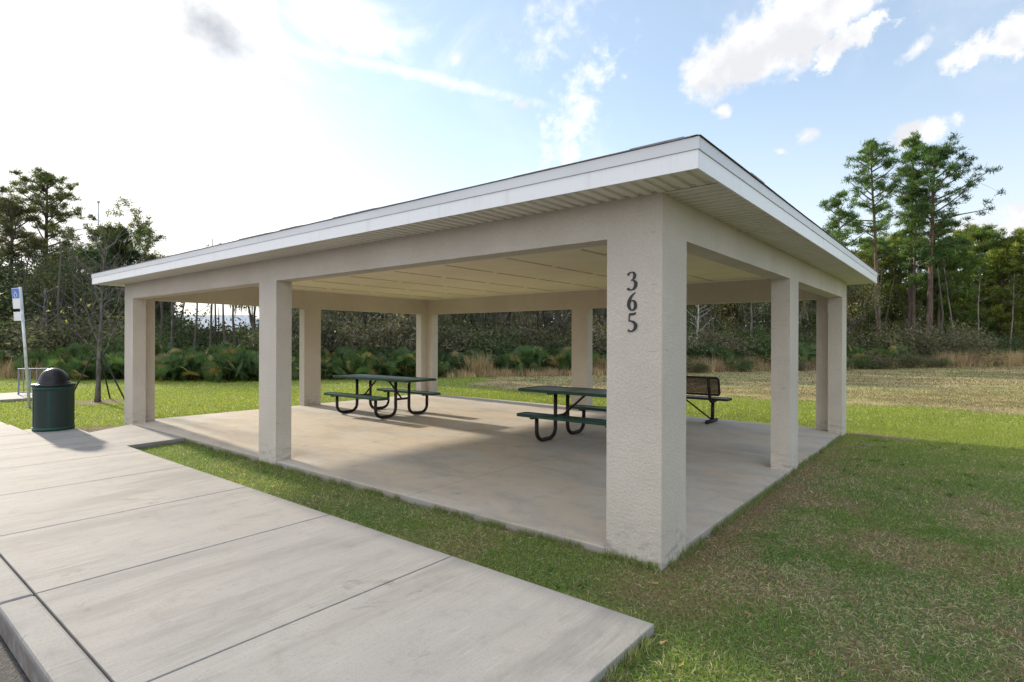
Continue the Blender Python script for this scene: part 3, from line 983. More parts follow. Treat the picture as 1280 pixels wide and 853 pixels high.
# ------------------------------------------------------------------ houses far behind the woods
def house(name, px, q, wd, dp, hw_, hr, rz, label, wall_m):
    x, y = at(px, q)
    hs = empty(name, (x, y, GZ), label, 'house', rz=rz)
    MB().box(-wd / 2, wd / 2, -dp / 2, dp / 2, 0, hw_).build('wall', wall_m, hs)
    m2 = MB()
    o_ = 0.5
    m2.add([(-wd / 2 - o_, -dp / 2 - o_, hw_), (wd / 2 + o_, -dp / 2 - o_, hw_), (wd / 2 + o_, dp / 2 + o_, hw_), (-wd / 2 - o_, dp / 2 + o_, hw_),
            (-wd / 2 + dp * 0.3, 0, hw_ + hr), (wd / 2 - dp * 0.3, 0, hw_ + hr)], f4=[(0, 1, 5, 4), (2, 3, 4, 5), (3, 2, 1, 0)], f3=[(1, 2, 5), (3, 0, 4)])
    m2.build('roof', 'house_roof', hs)
    MB().box(-wd / 2 - o_, wd / 2 + o_, -dp / 2 - o_ - 0.03, -dp / 2 - o_, hw_ - 0.16, hw_ + 0.06).build('fascia', 'house_white', hs)
    MB().box(-wd * 0.05, wd * 0.32, -dp / 2 - 0.05, -dp / 2 - 0.004, 0.05, 2.3).build('garage_door', 'house_dark', hs)
    for fx in (-0.40, -0.24):
        f = MB().box(wd * fx, wd * (fx + 0.1), -dp / 2 - 0.06, -dp / 2 - 0.004, 0.9, 2.2).build('window', 'house_white', hs)
        MB().box(wd * fx + 0.1, wd * (fx + 0.1) - 0.1, -dp / 2 - 0.075, -dp / 2 - 0.062, 1.0, 2.1).build('pane', 'house_glass', f)
    return hs


house('house', 268, 78, 15, 9, 2.7, 2.3, R(35), 'pale blue roofed house with a shade-darkened front seen through trunks behind the palmettos', 'house_wall_shaded')
house('house', 92, 86, 12, 8, 3.4, 2.1, R(40), 'small pale house glimpsed between trunks behind the young staked tree', 'house_white')

# ------------------------------------------------------------------ vegetation generators
def rand_dirs(rng, n, zb=0.0):
    d = rng.normal(size=(n, 3))
    d[:, 2] += zb
    return d / (np.linalg.norm(d, axis=1)[:, None] + 1e-9)


def pine_data(seed, H, c0, spread, nb, tr, lean=(0, 0), side=None, clump=0.42, nn=34, tone=(0.040, 0.068, 0.022), sparse=1.0, droop=0.15):
    rng = np.random.default_rng(seed)
    tk, cr = MB(), MB()
    ts = np.linspace(0, 1, 9)
    wob = np.cumsum(rng.normal(size=(9, 2)) * 0.012 * H / 9 * 3, axis=0)
    wob -= wob[0]
    path = np.c_[ts * lean[0] + wob[:, 0] * 0.4, ts * lean[1] + wob[:, 1] * 0.4, ts * H]
    tk.tube(path, tr * (1 - 0.82 * ts ** 1.1) * (1 + 0.35 * np.exp(-ts * 30)), 8)
    cents, tones = [], []
    for i in range(nb):
        t = c0 + (0.99 - c0) * ((i + rng.random()) / nb) ** 0.85
        u = (t - c0) / (1 - c0)
        base = np.array([np.interp(t, ts, path[:, k]) for k in range(3)])
        a = i * 2.39996 + rng.normal() * 0.5
        ln = spread * (0.30 + 0.9 * math.sin(math.pi * min(1, 0.08 + 0.86 * u)) ** 0.8) * rng.uniform(0.55, 1.15)
        if u > 0.9:
            ln *= 0.55
        if side is not None:
            ln *= 1 + side[1] * math.cos(a - side[0])
        el = rng.uniform(-0.05, 0.30) + 0.55 * u
        d = np.array([math.cos(a) * math.cos(el), math.sin(a) * math.cos(el), math.sin(el)])
        ss = np.linspace(0, 1, 5)
        bpth = base + np.outer(ss * ln, d) + np.outer((ss ** 2) * ln * rng.uniform(-droop, 0.30), [0, 0, 1]) + np.cumsum(rng.normal(size=(5, 3)) * 0.05 * ln * 0.4, axis=0) * ss[:, None]
        tk.tube(bpth, (0.018 + 0.035 * tr / 0.2) * (1 - 0.75 * ss) + 0.006, 4, cap=False)
        tb = rng.uniform(0.7, 1.3)
        for s0 in (0.42, 0.58, 0.74, 0.88, 1.0):
            if rng.random() > 0.90 * sparse:
                continue
            p = np.array([np.interp(s0, ss, bpth[:, k]) for k in range(3)])
            for _ in range(2 if s0 < 0.95 else 1):
                off = rng.normal(size=3) * (0.10 + 0.17 * ln * (1.1 - s0 * 0.4)) * np.array([1, 1, 0.55])
                if s0 > 0.95:
                    off *= 0.2
                c = p + off
                tk.tube([p, (p + c) / 2 + [0, 0, 0.02], c], [0.012, 0.009, 0.006], 3, cap=False)
                cents.append(c)
                tones.append(tb * rng.uniform(0.75, 1.3))
    cents.append(path[-1] + [0, 0, 0.05]); tones.append(1.0)
    C, tn = np.array(cents), np.array(tones)
    N = len(C)
    nn = int(nn * 1.5)
    base = np.repeat(C, nn, axis=0) + rng.normal(size=(N * nn, 3)) * clump * np.array([0.30, 0.30, 0.16])
    d = rand_dirs(rng, N * nn, 0.55)
    ln = clump * rng.uniform(0.4, 0.85, N * nn)
    colr = np.array(tone)[None] * np.repeat(tn, nn)[:, None] * rng.uniform(0.7, 1.35, (N * nn, 1))
    yel = rng.random(N * nn) < 0.07
    colr[yel] = colr[yel] * [2.2, 1.5, 1.0]
    cr.leaves(base, d, ln, clump * 0.115, colr, 0.05, rng)
    return tk, cr


def broad_data(seed, H, spread, tr, tone, leafs=16, leaf=0.10, clus=0.34, moss=0, sparse=1.0, levels=4, c0=0.28, lean=(0, 0), stems=1):
    rng = np.random.default_rng(seed)
    tk, cr, ms = MB(), MB(), MB()
    tips, along = [], []

    def grow(p, d, ln, r, lv):
        n = 4
        pts = [p]
        dd = d.copy()
        for k in range(n):
            dd = dd + rng.normal(size=3) * 0.16 + np.array([0, 0, 0.05])
            dd /= np.linalg.norm(dd)
            pts.append(pts[-1] + dd * ln / n)
        rr = np.linspace(r, r * 0.55, n + 1)
        tk.tube(pts, rr, 6 if lv < 2 else 4 if lv < 3 else 3, cap=False)
        if lv >= 2:
            along.extend(pts[1:])
        if lv >= levels:
            tips.append(pts[-1]); tips.append(pts[2])
            return
        nb = 3 if lv == 0 else rng.integers(2, 4)
        for k in range(nb):
            a = rng.random() * 2 * math.pi
            s_ = np.array([math.cos(a), math.sin(a), rng.uniform(-0.1, 0.45)])
            nd = dd * rng.uniform(0.45, 0.8) + s_ * rng.uniform(0.55, 0.9) * (spread / H * 1.4)
            nd /= np.linalg.norm(nd)
            grow(pts[-1 if k < 2 else 3], nd, ln * rng.uniform(0.58, 0.82), rr[-1] * 0.8, lv + 1)
    for s0 in range(stems):
        dd = np.array([lean[0] / H, lean[1] / H, 1.0]) + (rng.normal(size=3) * [0.25, 0.25, 0] if stems > 1 else 0)
        grow(np.array([rng.normal() * 0.1 * (stems > 1), rng.normal() * 0.1 * (stems > 1), -0.05]), dd / np.linalg.norm(dd), H * c0, tr, 0)
    Tp = np.array(tips)
    zmax = Tp[:, 2].max()
    f = H / zmax
    for m_ in (tk,):
        for a_ in m_.v:
            a_[:, 2] *= f
    Tp[:, 2] *= f
    Tp = Tp[rng.random(len(Tp)) < sparse]
    N = len(Tp)
    if N and leafs:
        cen = np.repeat(Tp, leafs, axis=0)
        base = cen + rng.normal(size=(N * leafs, 3)) * clus * np.array([0.6, 0.6, 0.5])
        tn = np.repeat(rng.uniform(0.4, 1.75, N) * (0.7 + 0.6 * vnoise(Tp[:, 0], Tp[:, 1] + Tp[:, 2] * 1.3, 0.9, seed * 1.7)), leafs)
        colr = np.array(tone)[None] * tn[:, None] * rng.uniform(0.65, 1.4, (N * leafs, 1))
        yl = rng.random(N * leafs) < 0.08
        colr[yl] *= [1.9, 1.4, 0.9]
        cr.leaves(base, rand_dirs(rng, N * leafs), leaf * rng.uniform(0.7, 1.5, N * leafs), leaf * rng.uniform(0.5, 0.9, N * leafs), colr, 0.1, rng)
    if moss and along:
        A = np.array(along)
        A[:, 2] *= f
        A = A[rng.integers(0, len(A), moss)]
        k = 7
        base = np.repeat(A, k, axis=0) + rng.normal(size=(moss * k, 3)) * [0.16, 0.16, 0.04]
        dirs = np.tile([0.0, 0, -1], (moss * k, 1)) + rng.normal(size=(moss * k, 3)) * 0.12
        ln = np.repeat(rng.uniform(0.25, 0.95, moss), k) * rng.uniform(0.4, 1.1, moss * k)
        cc = np.array([0.20, 0.195, 0.16])[None] * rng.uniform(0.55, 1.35, (moss * k, 1))
        ms.leaves(base, dirs, ln, 0.045, cc, 0.06, rng)
    return tk, cr, ms


def snag_data(seed, H, tr, nb, bl, c0=0.35, up=0.9, lean=(0, 0), leaves=0, lz=(0, 1), tone=(0.1, 0.1, 0.04), leaf=0.1, taper=0.8):
    """straight stem with ascending side twigs"""
    rng = np.random.default_rng(seed)
    tk, cr = MB(), MB()
    ts = np.linspace(0, 1, 9)
    wob = np.cumsum(rng.normal(size=(9, 2)) * 0.004 * H, axis=0)
    wob -= wob[0]
    path = np.c_[ts * lean[0] + wob[:, 0], ts * lean[1] + wob[:, 1], ts * H - 0.05]
    tk.tube(path, tr * (1 - taper * ts) * (1 + 0.3 * np.exp(-ts * 40)), 8)
    pts = []
    for i in range(nb):
        t = c0 + (0.96 - c0) * (i + rng.random()) / nb
        b0 = np.array([np.interp(t, ts, path[:, k]) for k in range(3)])
        a = i * 2.39996 + rng.normal() * 0.4
        d = np.array([math.cos(a), math.sin(a), up * rng.uniform(0.7, 1.3)])
        d /= np.linalg.norm(d)
        ln = bl * (1.15 - 0.75 * (t - c0) / (1 - c0)) * rng.uniform(0.6, 1.15)
        ss = np.linspace(0, 1, 6)
        bp_ = b0 + np.outer(ss * ln, d) + np.outer(ss ** 2 * ln * rng.uniform(-0.1, 0.25), [0, 0, 1]) + np.cumsum(rng.normal(size=(6, 3)) * 0.03 * ln, axis=0)
        tk.tube(bp_, tr * 0.20 * (1 - 0.8 * ss) + 0.003, 4, cap=False)
        for k in range(5):
            q0 = bp_[rng.integers(2, 6)]
            d2 = d + rng.normal(size=3) * 0.55
            q1 = q0 + d2 * ln * rng.uniform(0.18, 0.42)
            tk.tube([q0, (q0 + q1) / 2 + rng.normal(size=3) * 0.02, q1], [0.006, 0.005, 0.003], 3, cap=False)
            pts += [q0, q1]
    P = np.array(pts)
    if leaves:
        sel = P[(P[:, 2] > lz[0] * H) & (P[:, 2] < lz[1] * H)]
        base = sel[rng.integers(0, len(sel), leaves)] + rng.normal(size=(leaves, 3)) * 0.06
        cr.leaves(base, rand_dirs(rng, leaves), leaf * rng.uniform(0.7, 1.4, leaves), leaf * 0.6, np.array(tone)[None] * rng.uniform(0.6, 1.4, (leaves, 1)), 0.1, rng)
    return tk, cr


def plant_tree(name, px, q, data, label, cat='tree', group=None, bark='pine_bark', leafm='needle', rz=0.0, loc=None):
    x, y = loc if loc else at(px, q)
    o = empty(name, (x, y, GZ), label, cat, group, rz)
    data[0].build('trunk', bark, o, smooth=True)
    if data[1].n:
        data[1].build('crown', leafm, o)
    if len(data) > 2 and data[2].n:
        data[2].build('hanging_moss', 'moss_strand', o)
    return o


# angle that points along the image's right-hand direction
AR = YAW
# --- tall pines right of the roof
Q = 44
plant_tree('pine_tree', 1050, 41, pine_data(11, top_h(243, 41), 0.42, 1.35, 22, 0.14, lean=(-0.2, 0), tone=(0.048, 0.085, 0.026), sparse=0.75),
           'slim pine rising just beyond the far right roof corner, shorter than the pines beside it')
plant_tree('pine_tree', 1099, 42, pine_data(12, top_h(178, 42), 0.48, 1.75, 34, 0.19, lean=(-0.5, -0.55), tone=(0.045, 0.078, 0.026), sparse=0.85),
           'straight tall pine with a narrow open crown, first tall one beside the roof corner')
plant_tree('pine_tree', 1134, 45, pine_data(13, top_h(166, 45), 0.40, 1.6, 32, 0.17, lean=(0.25, 0.2), tone=(0.042, 0.074, 0.022), sparse=0.8),
           'tallest pine of the clump with a thin bare tip above its crown')
plant_tree('pine_tree', 1143, 44, pine_data(14, top_h(215, 44), 0.36, 1.35, 30, 0.14, tone=(0.050, 0.082, 0.024), sparse=0.8),
           'thin dark pine trunk standing close beside the tallest pine')
plant_tree('pine_tree', 1160, 43, pine_data(15, top_h(183, 43), 0.46, 2.35, 42, 0.24, lean=(0.35, 0.3), side=(AR, 0.18), tone=(0.034, 0.066, 0.024), sparse=0.95, clump=0.46),
           'thick trunked pine with the broadest spreading crown of the tall clump')
plant_tree('pine_tree', 1172, 46, pine_data(16, top_h(280, 46), 0.35, 1.5, 30, 0.15, tone=(0.058, 0.090, 0.022)),
           'medium pine with a pale trunk tucked behind the broad crowned pine')
mid = [(1072, 47, 318, 21, 1.7), (1092, 50, 300, 22, 1.9), (1118, 48, 296, 23, 1.9), (1187, 47, 300, 24, 2.0), (1204, 50, 288, 25, 2.1),
       (1229, 48, 286, 26, 2.3), (1252, 47, 306, 27, 2.0), (1274, 49, 296, 28, 2.3), (1300, 46, 290, 29, 2.4), (1335, 47, 270, 30, 2.4), (1370, 46, 300, 31, 2.2), (1030, 50, 292, 32, 1.8)]
mid_l = ['low pale green pine directly beyond the far right roof corner', 'bushy pine filling the gap between the slim pine and the tall one',
         'yellow green pine behind the trunks of the tall clump', 'full pine standing under the broad crown of the thick pine',
         'rounded pine with a slender leaning trunk beyond the broad crowned pine', 'dense round topped pine whose top meets the low white cloud',
         'shorter pine in the dip of the tree line below the low white cloud', 'dense pine at the picture edge above the tan grass',
         'pine just past the picture edge, next to the dense one', 'taller pine past the picture edge', 'last pine of the row past the picture edge', 'pine half hidden behind the right hand roof edge']
for (px, q, v, sd, sp_), lb in zip(mid, mid_l):
    plant_tree('pine_tree', px, q, pine_data(sd, top_h(v, q), 0.20, sp_, 40, 0.15, tone=((0.095, 0.115, 0.026) if sd % 2 else (0.062, 0.095, 0.026)), clump=0.46, nn=38), lb, group=None)
for px, q, sd, v, ln, lb in ((1198, 43, 51, 360, (-0.9, -0.5), 'thin leaning sapling trunk between the broad pine and the dense pines'),
                         (1222, 42, 52, 372, (0.1, 0), 'thin upright pale sapling in front of the dense pines'),
                         (1262, 43, 53, 380, (0.2, 0), 'thin upright sapling above the tan grass near the picture edge')):
    plant_tree('sapling', px, q, snag_data(sd, top_h(v, q) + 2.5, 0.075, 9, 0.7, 0.62, 0.5, ln, 300, (0.6, 1), (0.05, 0.07, 0.025), 0.15), lb, bark='sapling_bark', leafm='leaf')

# --- trees on the left
plant_tree('pine_tree', 57, 46, pine_data(61, top_h(222, 46), 0.30, 2.8, 50, 0.26, tone=(0.050, 0.062, 0.022), sparse=0.88, clump=0.46),
           'tall dark pine standing highest above the parking sign')
plant_tree('pine_tree', 16, 43, pine_data(62, top_h(258, 43), 0.15, 2.2, 42, 0.2, tone=(0.066, 0.066, 0.034), clump=0.44, sparse=0.8),
           'olive brown pine crowding the tall dark pine at the picture edge')
plant_tree('pine_tree', -22, 45, pine_data(63, top_h(236, 45), 0.40, 2.2, 36, 0.2, tone=(0.055, 0.064, 0.024), sparse=0.7),
           'pine whose tips only just enter the picture at its edge')
plant_tree('oak_tree', 170, 44, broad_data(64, top_h(262, 44), 4.4, 0.22, (0.065, 0.075, 0.030), 24, 0.11, 0.17, 0, 0.85, 6, 0.27, (0.5, 0.4)),
           'airy open crowned tree with small leaf tufts behind the roof corner', bark='oak_bark', leafm='leaf')
plant_tree('pine_tree', 146, 42, pine_data(65, top_h(292, 42), 0.18, 1.8, 44, 0.18, tone=(0.030, 0.056, 0.020), clump=0.5),
           'dense dark green tree standing in front of the airy open crowned one')
for px, q, v, sd, lb in ((92, 45, 300, 66, 'grey green tree filling the gap next to the tall dark pine'), (34, 38, 330, 67, 'olive thicket tree under the tall dark pine'),
                         (112, 44, 318, 68, 'grey tree behind the bare twigs of the young staked tree'), (70, 36, 345, 69, 'low olive tree straight behind the parking sign post'),
                         (-40, 40, 310, 70, 'olive tree just outside the picture beyond the sign'), (200, 46, 318, 71, 'green tree peeking over the low corner of the roof')):
    plant_tree('oak_tree', px, q, broad_data(sd, top_h(v, q), 4.2, 0.2, (0.062, 0.066, 0.030), 38, 0.10, 0.46, 200, 1.0, 5, 0.26), lb, bark='oak_bark', leafm='leaf')

# --- grey mossy oaks seen under the roof
oak_l = ['grey mossy oak behind the far left corner column', '', 'mossy oak behind the second front column',
         'dark oak behind the left end of the near palmettos', 'dark grey oak behind the first picnic table', 'purple grey bare oak behind the back corner column',
         'silvery mossy oak just past the back corner column', 'broad grey green oak in the middle of the back opening', 'olive oak behind the back middle column',
         'grey oak hidden by the front corner column', 'olive brown oak behind the park bench', 'brown green oak between bench and side column',
         'dull green oak behind the side column', 'tawny oak between the two columns of the right side']
oaks = [(186, 31, 0), (258, 36, 1), (318, 31, 1), (372, 29, 1), (428, 31, 0), (492, 30, 2), (560, 32, 3), (628, 33, 0), (690, 32, 0), (752, 34, 0), (880, 35, 4), (935, 36, 4), (985, 37, 4), (1030, 39, 4)]
tones = [(0.044, 0.050, 0.032), (0.052, 0.052, 0.036), (0.050, 0.045, 0.042), (0.085, 0.086, 0.064), (0.060, 0.060, 0.032)]
for i, ((px, q, tk_), lb) in enumerate(zip(oaks, oak_l)):
    vmax = 344 - 0.2305 * (px - 115) if px < 870 else 172 + 0.77 * (px - 870)
    hmax = top_h(vmax + 22, q)
    Ht = min(hmax, 6.4 + 0.7 * math.sin(i * 2.1))
    if i == 1:
        continue
    plant_tree('oak_tree', px, q, broad_data(100 + i, Ht, 4.6, 0.17, tuple(c_ * (0.72, 1.25, 0.95, 1.5, 0.85)[i % 5] for c_ in tones[tk_]), 26 if tk_ != 2 else 10, 0.115, 0.42, 420 if tk_ != 4 else 160, 1.0 if tk_ != 2 else 0.7, 5, 0.24, stems=1 + i % 2),
               lb, bark='oak_bark', leafm='leaf')
for px, q, v, sd, lb in ((867, 31, 352, 121, 'pale bare dead trunk beside the edge of the front corner column'), (262, 33, 298, 122, 'bare topped tree whose tips show above the roof edge'),
                         (212, 29, 330, 123, 'dark straight trunk right beside the far left column'), (243, 31, 330, 124, 'pair mate trunk in front of the far blue house'),
                         (938, 33, 340, 125, 'dark thin trunk behind the gap between bench and side column'), (54, 27, 360, 126, 'thick grey trunk behind the trash can dome')):
    plant_tree('bare_tree', px, q, snag_data(sd, top_h(v, q), 0.09 if sd != 126 else 0.22, 12, 1.1, 0.4, 0.6, (0.25, 0.1), 60 if sd != 121 else 0, (0.4, 1), (0.06, 0.065, 0.03), 0.13),
               lb, bark='pale_bark' if sd == 121 else 'oak_bark', leafm='leaf')

# --- young staked tree
yt = snag_data(205, 4.1, 0.060, 30, 1.6, 0.27, 1.15, (0, 0), 22, (0.48, 0.64), (0.16, 0.16, 0.03), 0.08, 0.92)
plant_tree('young_tree', 0, 0, yt, 'young bare tree with a few yellow leaves held by dark stakes', bark='oak_bark', leafm='leaf', loc=(-15.26, 0.88))
for k, (dx, dy) in enumerate(((-0.30, -0.52), (0.50, 0.45), (-0.55, 0.42))):
    st = MB().tube([(dx * 1.05, dy * 1.05, -0.05), (dx * 0.1, dy * 0.1, 1.28)], 0.020, 6).build('tree_stake', 'stake_dark')
    st.location = (-15.26, 0.88, GZ)
    tag(st, 'thin dark stake leaning against the young bare tree', 'stake', 'stakes round the young tree')

# --- saw palmettos
def palmetto(seed, H):
    rng = np.random.default_rng(seed)
    m_ = MB()
    for k in range(26):
        a = rng.random() * 2 * math.pi
        el = rng.uniform(0.35, 1.45)
        ln = H * rng.uniform(0.55, 0.95)
        d = np.array([math.cos(a) * math.cos(el), math.sin(a) * math.cos(el), math.sin(el)])
        tip = d * ln + np.array([rng.normal() * 0.15, rng.normal() * 0.15, 0])
        sh_ = rng.uniform(0.6, 1.4)
        green = np.array([0.040, 0.066, 0.024]) * sh_
        if rng.random() < 0.09:
            green = np.array([0.16, 0.125, 0.055]) * sh_
        m_.tube([(0, 0, 0), tip * 0.5 + [0, 0, 0.05], tip], 0.012, 3, cap=False, c=green * 0.8)
        out_ = d * 0.8 + np.array([0, 0, 0.25]) + rng.normal(size=3) * 0.25
        out_ /= np.linalg.norm(out_)
        sd = np.cross(out_, rng.normal(size=3)); sd /= np.linalg.norm(sd)
        nrm = np.cross(out_, sd)
        nl = 17
        ang = np.linspace(-1.75, 1.75, nl)
        ll = rng.uniform(0.36, 0.52) * (1 - 0.12 * np.abs(ang))
        dirs = np.cos(ang)[:, None] * out_ + np.sin(ang)[:, None] * sd
        perp = -np.sin(ang)[:, None] * out_ + np.cos(ang)[:, None] * sd
        midp = tip + dirs * (ll * 0.55)[:, None] + nrm * 0.03
        tp = tip + dirs * ll[:, None] - np.array([0, 0, 1]) * (0.05 + 0.05 * rng.random(nl))[:, None]
        V = np.stack([np.repeat(tip[None], nl, 0), midp - perp * 0.024, tp, midp + perp * 0.024], 1).reshape(-1, 3)
        m_.add(V, f4=np.arange(nl * 4).reshape(-1, 4), c=np.repeat(green[None] * rng.uniform(0.8, 1.25, (nl, 1)), 4, axis=0))
    return m_


pal_src = [palmetto(300 + k, 1.0).build('saw_palmetto', 'leaf') for k in range(6)]
first = [True] * 6
prng = np.random.default_rng(44)
EDGE_PX = [-200, 0, 100, 320, 560, 700, 860, 1060, 1280, 1500]
EDGE_Q = [20.5, 21, 21, 21, 23.5, 25, 27, 31, 37, 39]


def put_pal(px, dq, sc):
    q = float(np.interp(px, EDGE_PX, EDGE_Q)) + dq
    x, y = at(px, q)
    k = int(prng.integers(0, 6))
    if first[k]:
        o, first[k] = pal_src[k], False
    else:
        o = pal_src[k].copy()
        col.objects.link(o)
    o.location, o.rotation_euler.z, o.scale = (x, y, GZ), prng.random() * 6.28, (sc * 1.15, sc * 1.15, sc)
    if px < 190:
        tag(o, 'saw palmetto among the trees beside the far left column and young tree', 'palmetto', 'palmettos beside the young tree')
    elif px < 560:
        tag(o, 'saw palmetto of the dense green row along the lawn behind the left openings', 'palmetto', 'palmettos in the dense row')
    elif px < 800:
        tag(o, 'saw palmetto in the brushy row behind the back middle opening', 'palmetto', 'palmettos behind the back opening')
    else:
        tag(o, 'saw palmetto in the brush at the foot of the pines and behind the bench', 'palmetto', 'palmettos below the pines')


for px in range(86, 560, 12):
    put_pal(px + prng.normal() * 5, 0.4 + prng.random() * 1.4, prng.uniform(0.60, 1.15))
    put_pal(px + prng.normal() * 6, 1.8 + prng.random() * 2.2, prng.uniform(0.85, 1.35))
for px in range(-60, 90, 22):
    put_pal(px, 2.5 + prng.random() * 2, prng.uniform(0.8, 1.2))
for px in range(560, 800, 17):
    put_pal(px + prng.normal() * 6, 1.0 + prng.random() * 2.2, prng.uniform(0.85, 1.25))
for px in range(850, 1150, 20):
    put_pal(px + prng.normal() * 6, 2.2 + prng.random() * 2.2, prng.uniform(0.9, 1.4))
for px in range(1150, 1420, 32):
    put_pal(px + prng.normal() * 6, 3.0 + prng.random() * 3, prng.uniform(0.9, 1.3))

# --- shrubs of the undergrowth
def shrub_data(seed, H, tone):
    rng = np.random.default_rng(seed)
    m_ = MB()
    for k in range(9):
        a = rng.random() * 6.28
        tip = np.array([math.cos(a) * H * 0.5 * rng.random(), math.sin(a) * H * 0.5 * rng.random(), H * rng.uniform(0.6, 1.0)])
        m_.tube([(0, 0, 0), tip * 0.5 + rng.normal(size=3) * 0.06, tip], [0.018, 0.012, 0.005], 3, cap=False, c=np.array([0.12, 0.10, 0.08]))
    n = 4200
    cl = rng.normal(size=(60, 3)) * [0.36 * H, 0.36 * H, 0.24 * H] + [0, 0, 0.55 * H]
    base = cl[rng.integers(0, 60, n)] + rng.normal(size=(n, 3)) * 0.13 * H
    base[:, 2] = np.abs(base[:, 2])
    cc = np.array(tone)[None] * rng.uniform(0.5, 1.6, (n, 1))
    m_.leaves(base, rand_dirs(rng, n, 0.2), 0.062 * rng.uniform(0.6, 1.5, n), 0.036, cc, 0.1, rng)
    return m_


shr = [shrub_data(400 + k, 1.0, t_).build('shrub', 'leaf') for k, t_ in enumerate(((0.045, 0.052, 0.026), (0.062, 0.062, 0.034), (0.038, 0.058, 0.022), (0.075, 0.068, 0.046)))]
sf = [True] * 4
for px, dq, sc in [(p, prng.uniform(3.5, 8), prng.uniform(1.5, 2.6)) for p in list(range(-80, 186, 23)) + list(range(345, 1420, 23))]:
    q = float(np.interp(px, EDGE_PX, EDGE_Q)) + dq
    x, y = at(px + prng.normal() * 6, q)
    k = int(prng.integers(0, 4))
    if sf[k]:
        o, sf[k] = shr[k], False
    else:
        o = shr[k].copy(); col.objects.link(o)
    o.location, o.rotation_euler.z, o.scale = (x, y, GZ), prng.random() * 6.28, (sc * 1.2, sc * 1.2, sc)
    if px < 560:
        tag(o, 'leafy undergrowth shrub behind the dense palmetto row', 'shrub', 'shrubs behind the palmetto row')
    elif px < 850:
        tag(o, 'grey green undergrowth shrub behind the back opening', 'shrub', 'shrubs behind the back opening')
    else:
        tag(o, 'olive or tan undergrowth shrub at the foot of the pines', 'shrub', 'shrubs below the pines')

for px in list(range(1040, 1185, 17)) + list(range(850, 1040, 38)) + [1230, 1290, 1335]:
    q = float(np.interp(px, EDGE_PX, EDGE_Q)) + prng.uniform(0.5, 1.6)
    x, y = at(px + prng.normal() * 6, q)
    o = shr[int(prng.integers(0, 4))].copy(); col.objects.link(o)
    sc = prng.uniform(0.45, 0.85)
    o.location, o.rotation_euler.z, o.scale = (x, y, GZ), prng.random() * 6.28, (sc * 1.3, sc * 1.3, sc)
    tag(o, 'low bush growing among the tan grass at the edge of the field', 'shrub', 'low bushes in the tan grass')

# --- deep woods and tall dry grass
rng = np.random.default_rng(71)
mb = MB()
NC = 20000
pxs = rng.uniform(-420, 1720, NC)
qs = np.interp(pxs, EDGE_PX, EDGE_Q) + rng.uniform(13, 30, NC)
hm = np.interp(pxs, [-400, 120, 190, 235, 330, 380, 840, 1000, 1300, 1700], [7.0, 6.5, 4.8, 1.9, 1.9, 6.4, 7.0, 7.5, 8.0, 8.0])
zc = hm * rng.random(NC) ** 1.25
xy = np.array([at(p, q) for p, q in zip(pxs, qs)])
C = np.c_[xy, zc]
k = 20
base = np.repeat(C, k, 0) + rng.normal(size=(NC * k, 3)) * [0.6, 0.6, 0.45]
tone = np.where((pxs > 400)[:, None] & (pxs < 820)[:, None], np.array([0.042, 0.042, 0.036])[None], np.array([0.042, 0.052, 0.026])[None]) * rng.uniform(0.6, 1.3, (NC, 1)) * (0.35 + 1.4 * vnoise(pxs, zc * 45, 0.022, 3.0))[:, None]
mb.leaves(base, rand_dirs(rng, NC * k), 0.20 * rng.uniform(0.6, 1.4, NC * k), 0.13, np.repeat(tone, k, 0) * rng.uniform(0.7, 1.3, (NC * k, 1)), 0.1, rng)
NC2 = 7000                                        # the far, dark inside of the wood
pxs = rng.uniform(-420, 1720, NC2)
qs = np.interp(pxs, EDGE_PX, EDGE_Q) + rng.uniform(30, 42, NC2)
hm = np.interp(pxs, [-400, 120, 190, 235, 330, 375, 480, 840, 1000, 1300, 1700], [7.0, 6.0, 4.4, 1.6, 1.6, 5.2, 7.0, 8.0, 8.5, 9.0, 9.0])
C = np.c_[np.array([at(p, q) for p, q in zip(pxs, qs)]), hm * rng.random(NC2)]
base = np.repeat(C, k, 0) + rng.normal(size=(NC2 * k, 3)) * [0.9, 0.9, 0.5]
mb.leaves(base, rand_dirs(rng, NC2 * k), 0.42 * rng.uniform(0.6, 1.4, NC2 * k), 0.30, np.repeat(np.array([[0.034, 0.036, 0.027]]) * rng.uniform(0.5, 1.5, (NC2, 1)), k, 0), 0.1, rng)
for i in range(200):
    p = rng.uniform(-300, 1600)
    q = float(np.interp(p, EDGE_PX, EDGE_Q)) + rng.uniform(8, 26)
    x, y = at(p, q)
    hh = float(np.interp(p, [-400, 120, 190, 330, 380, 840, 1000, 1700], [8, 7, 6, 5.5, 6, 6.5, 8, 9])) * rng.uniform(0.7, 1.0)
    mb.tube([(x, y, GZ), (x + rng.normal() * 0.2, y + rng.normal() * 0.2, hh * 0.5), (x + rng.normal() * 0.4, y, hh)], [rng.uniform(0.06, 0.15), 0.06, 0.03], 5, cap=False,
            c=np.array([0.055, 0.046, 0.04]) * rng.uniform(0.5, 1.8))
tag(mb.build('woods', 'leaf'), 'dense tangle of distant woodland filling in behind the nearer trees', 'woods', kind='stuff')

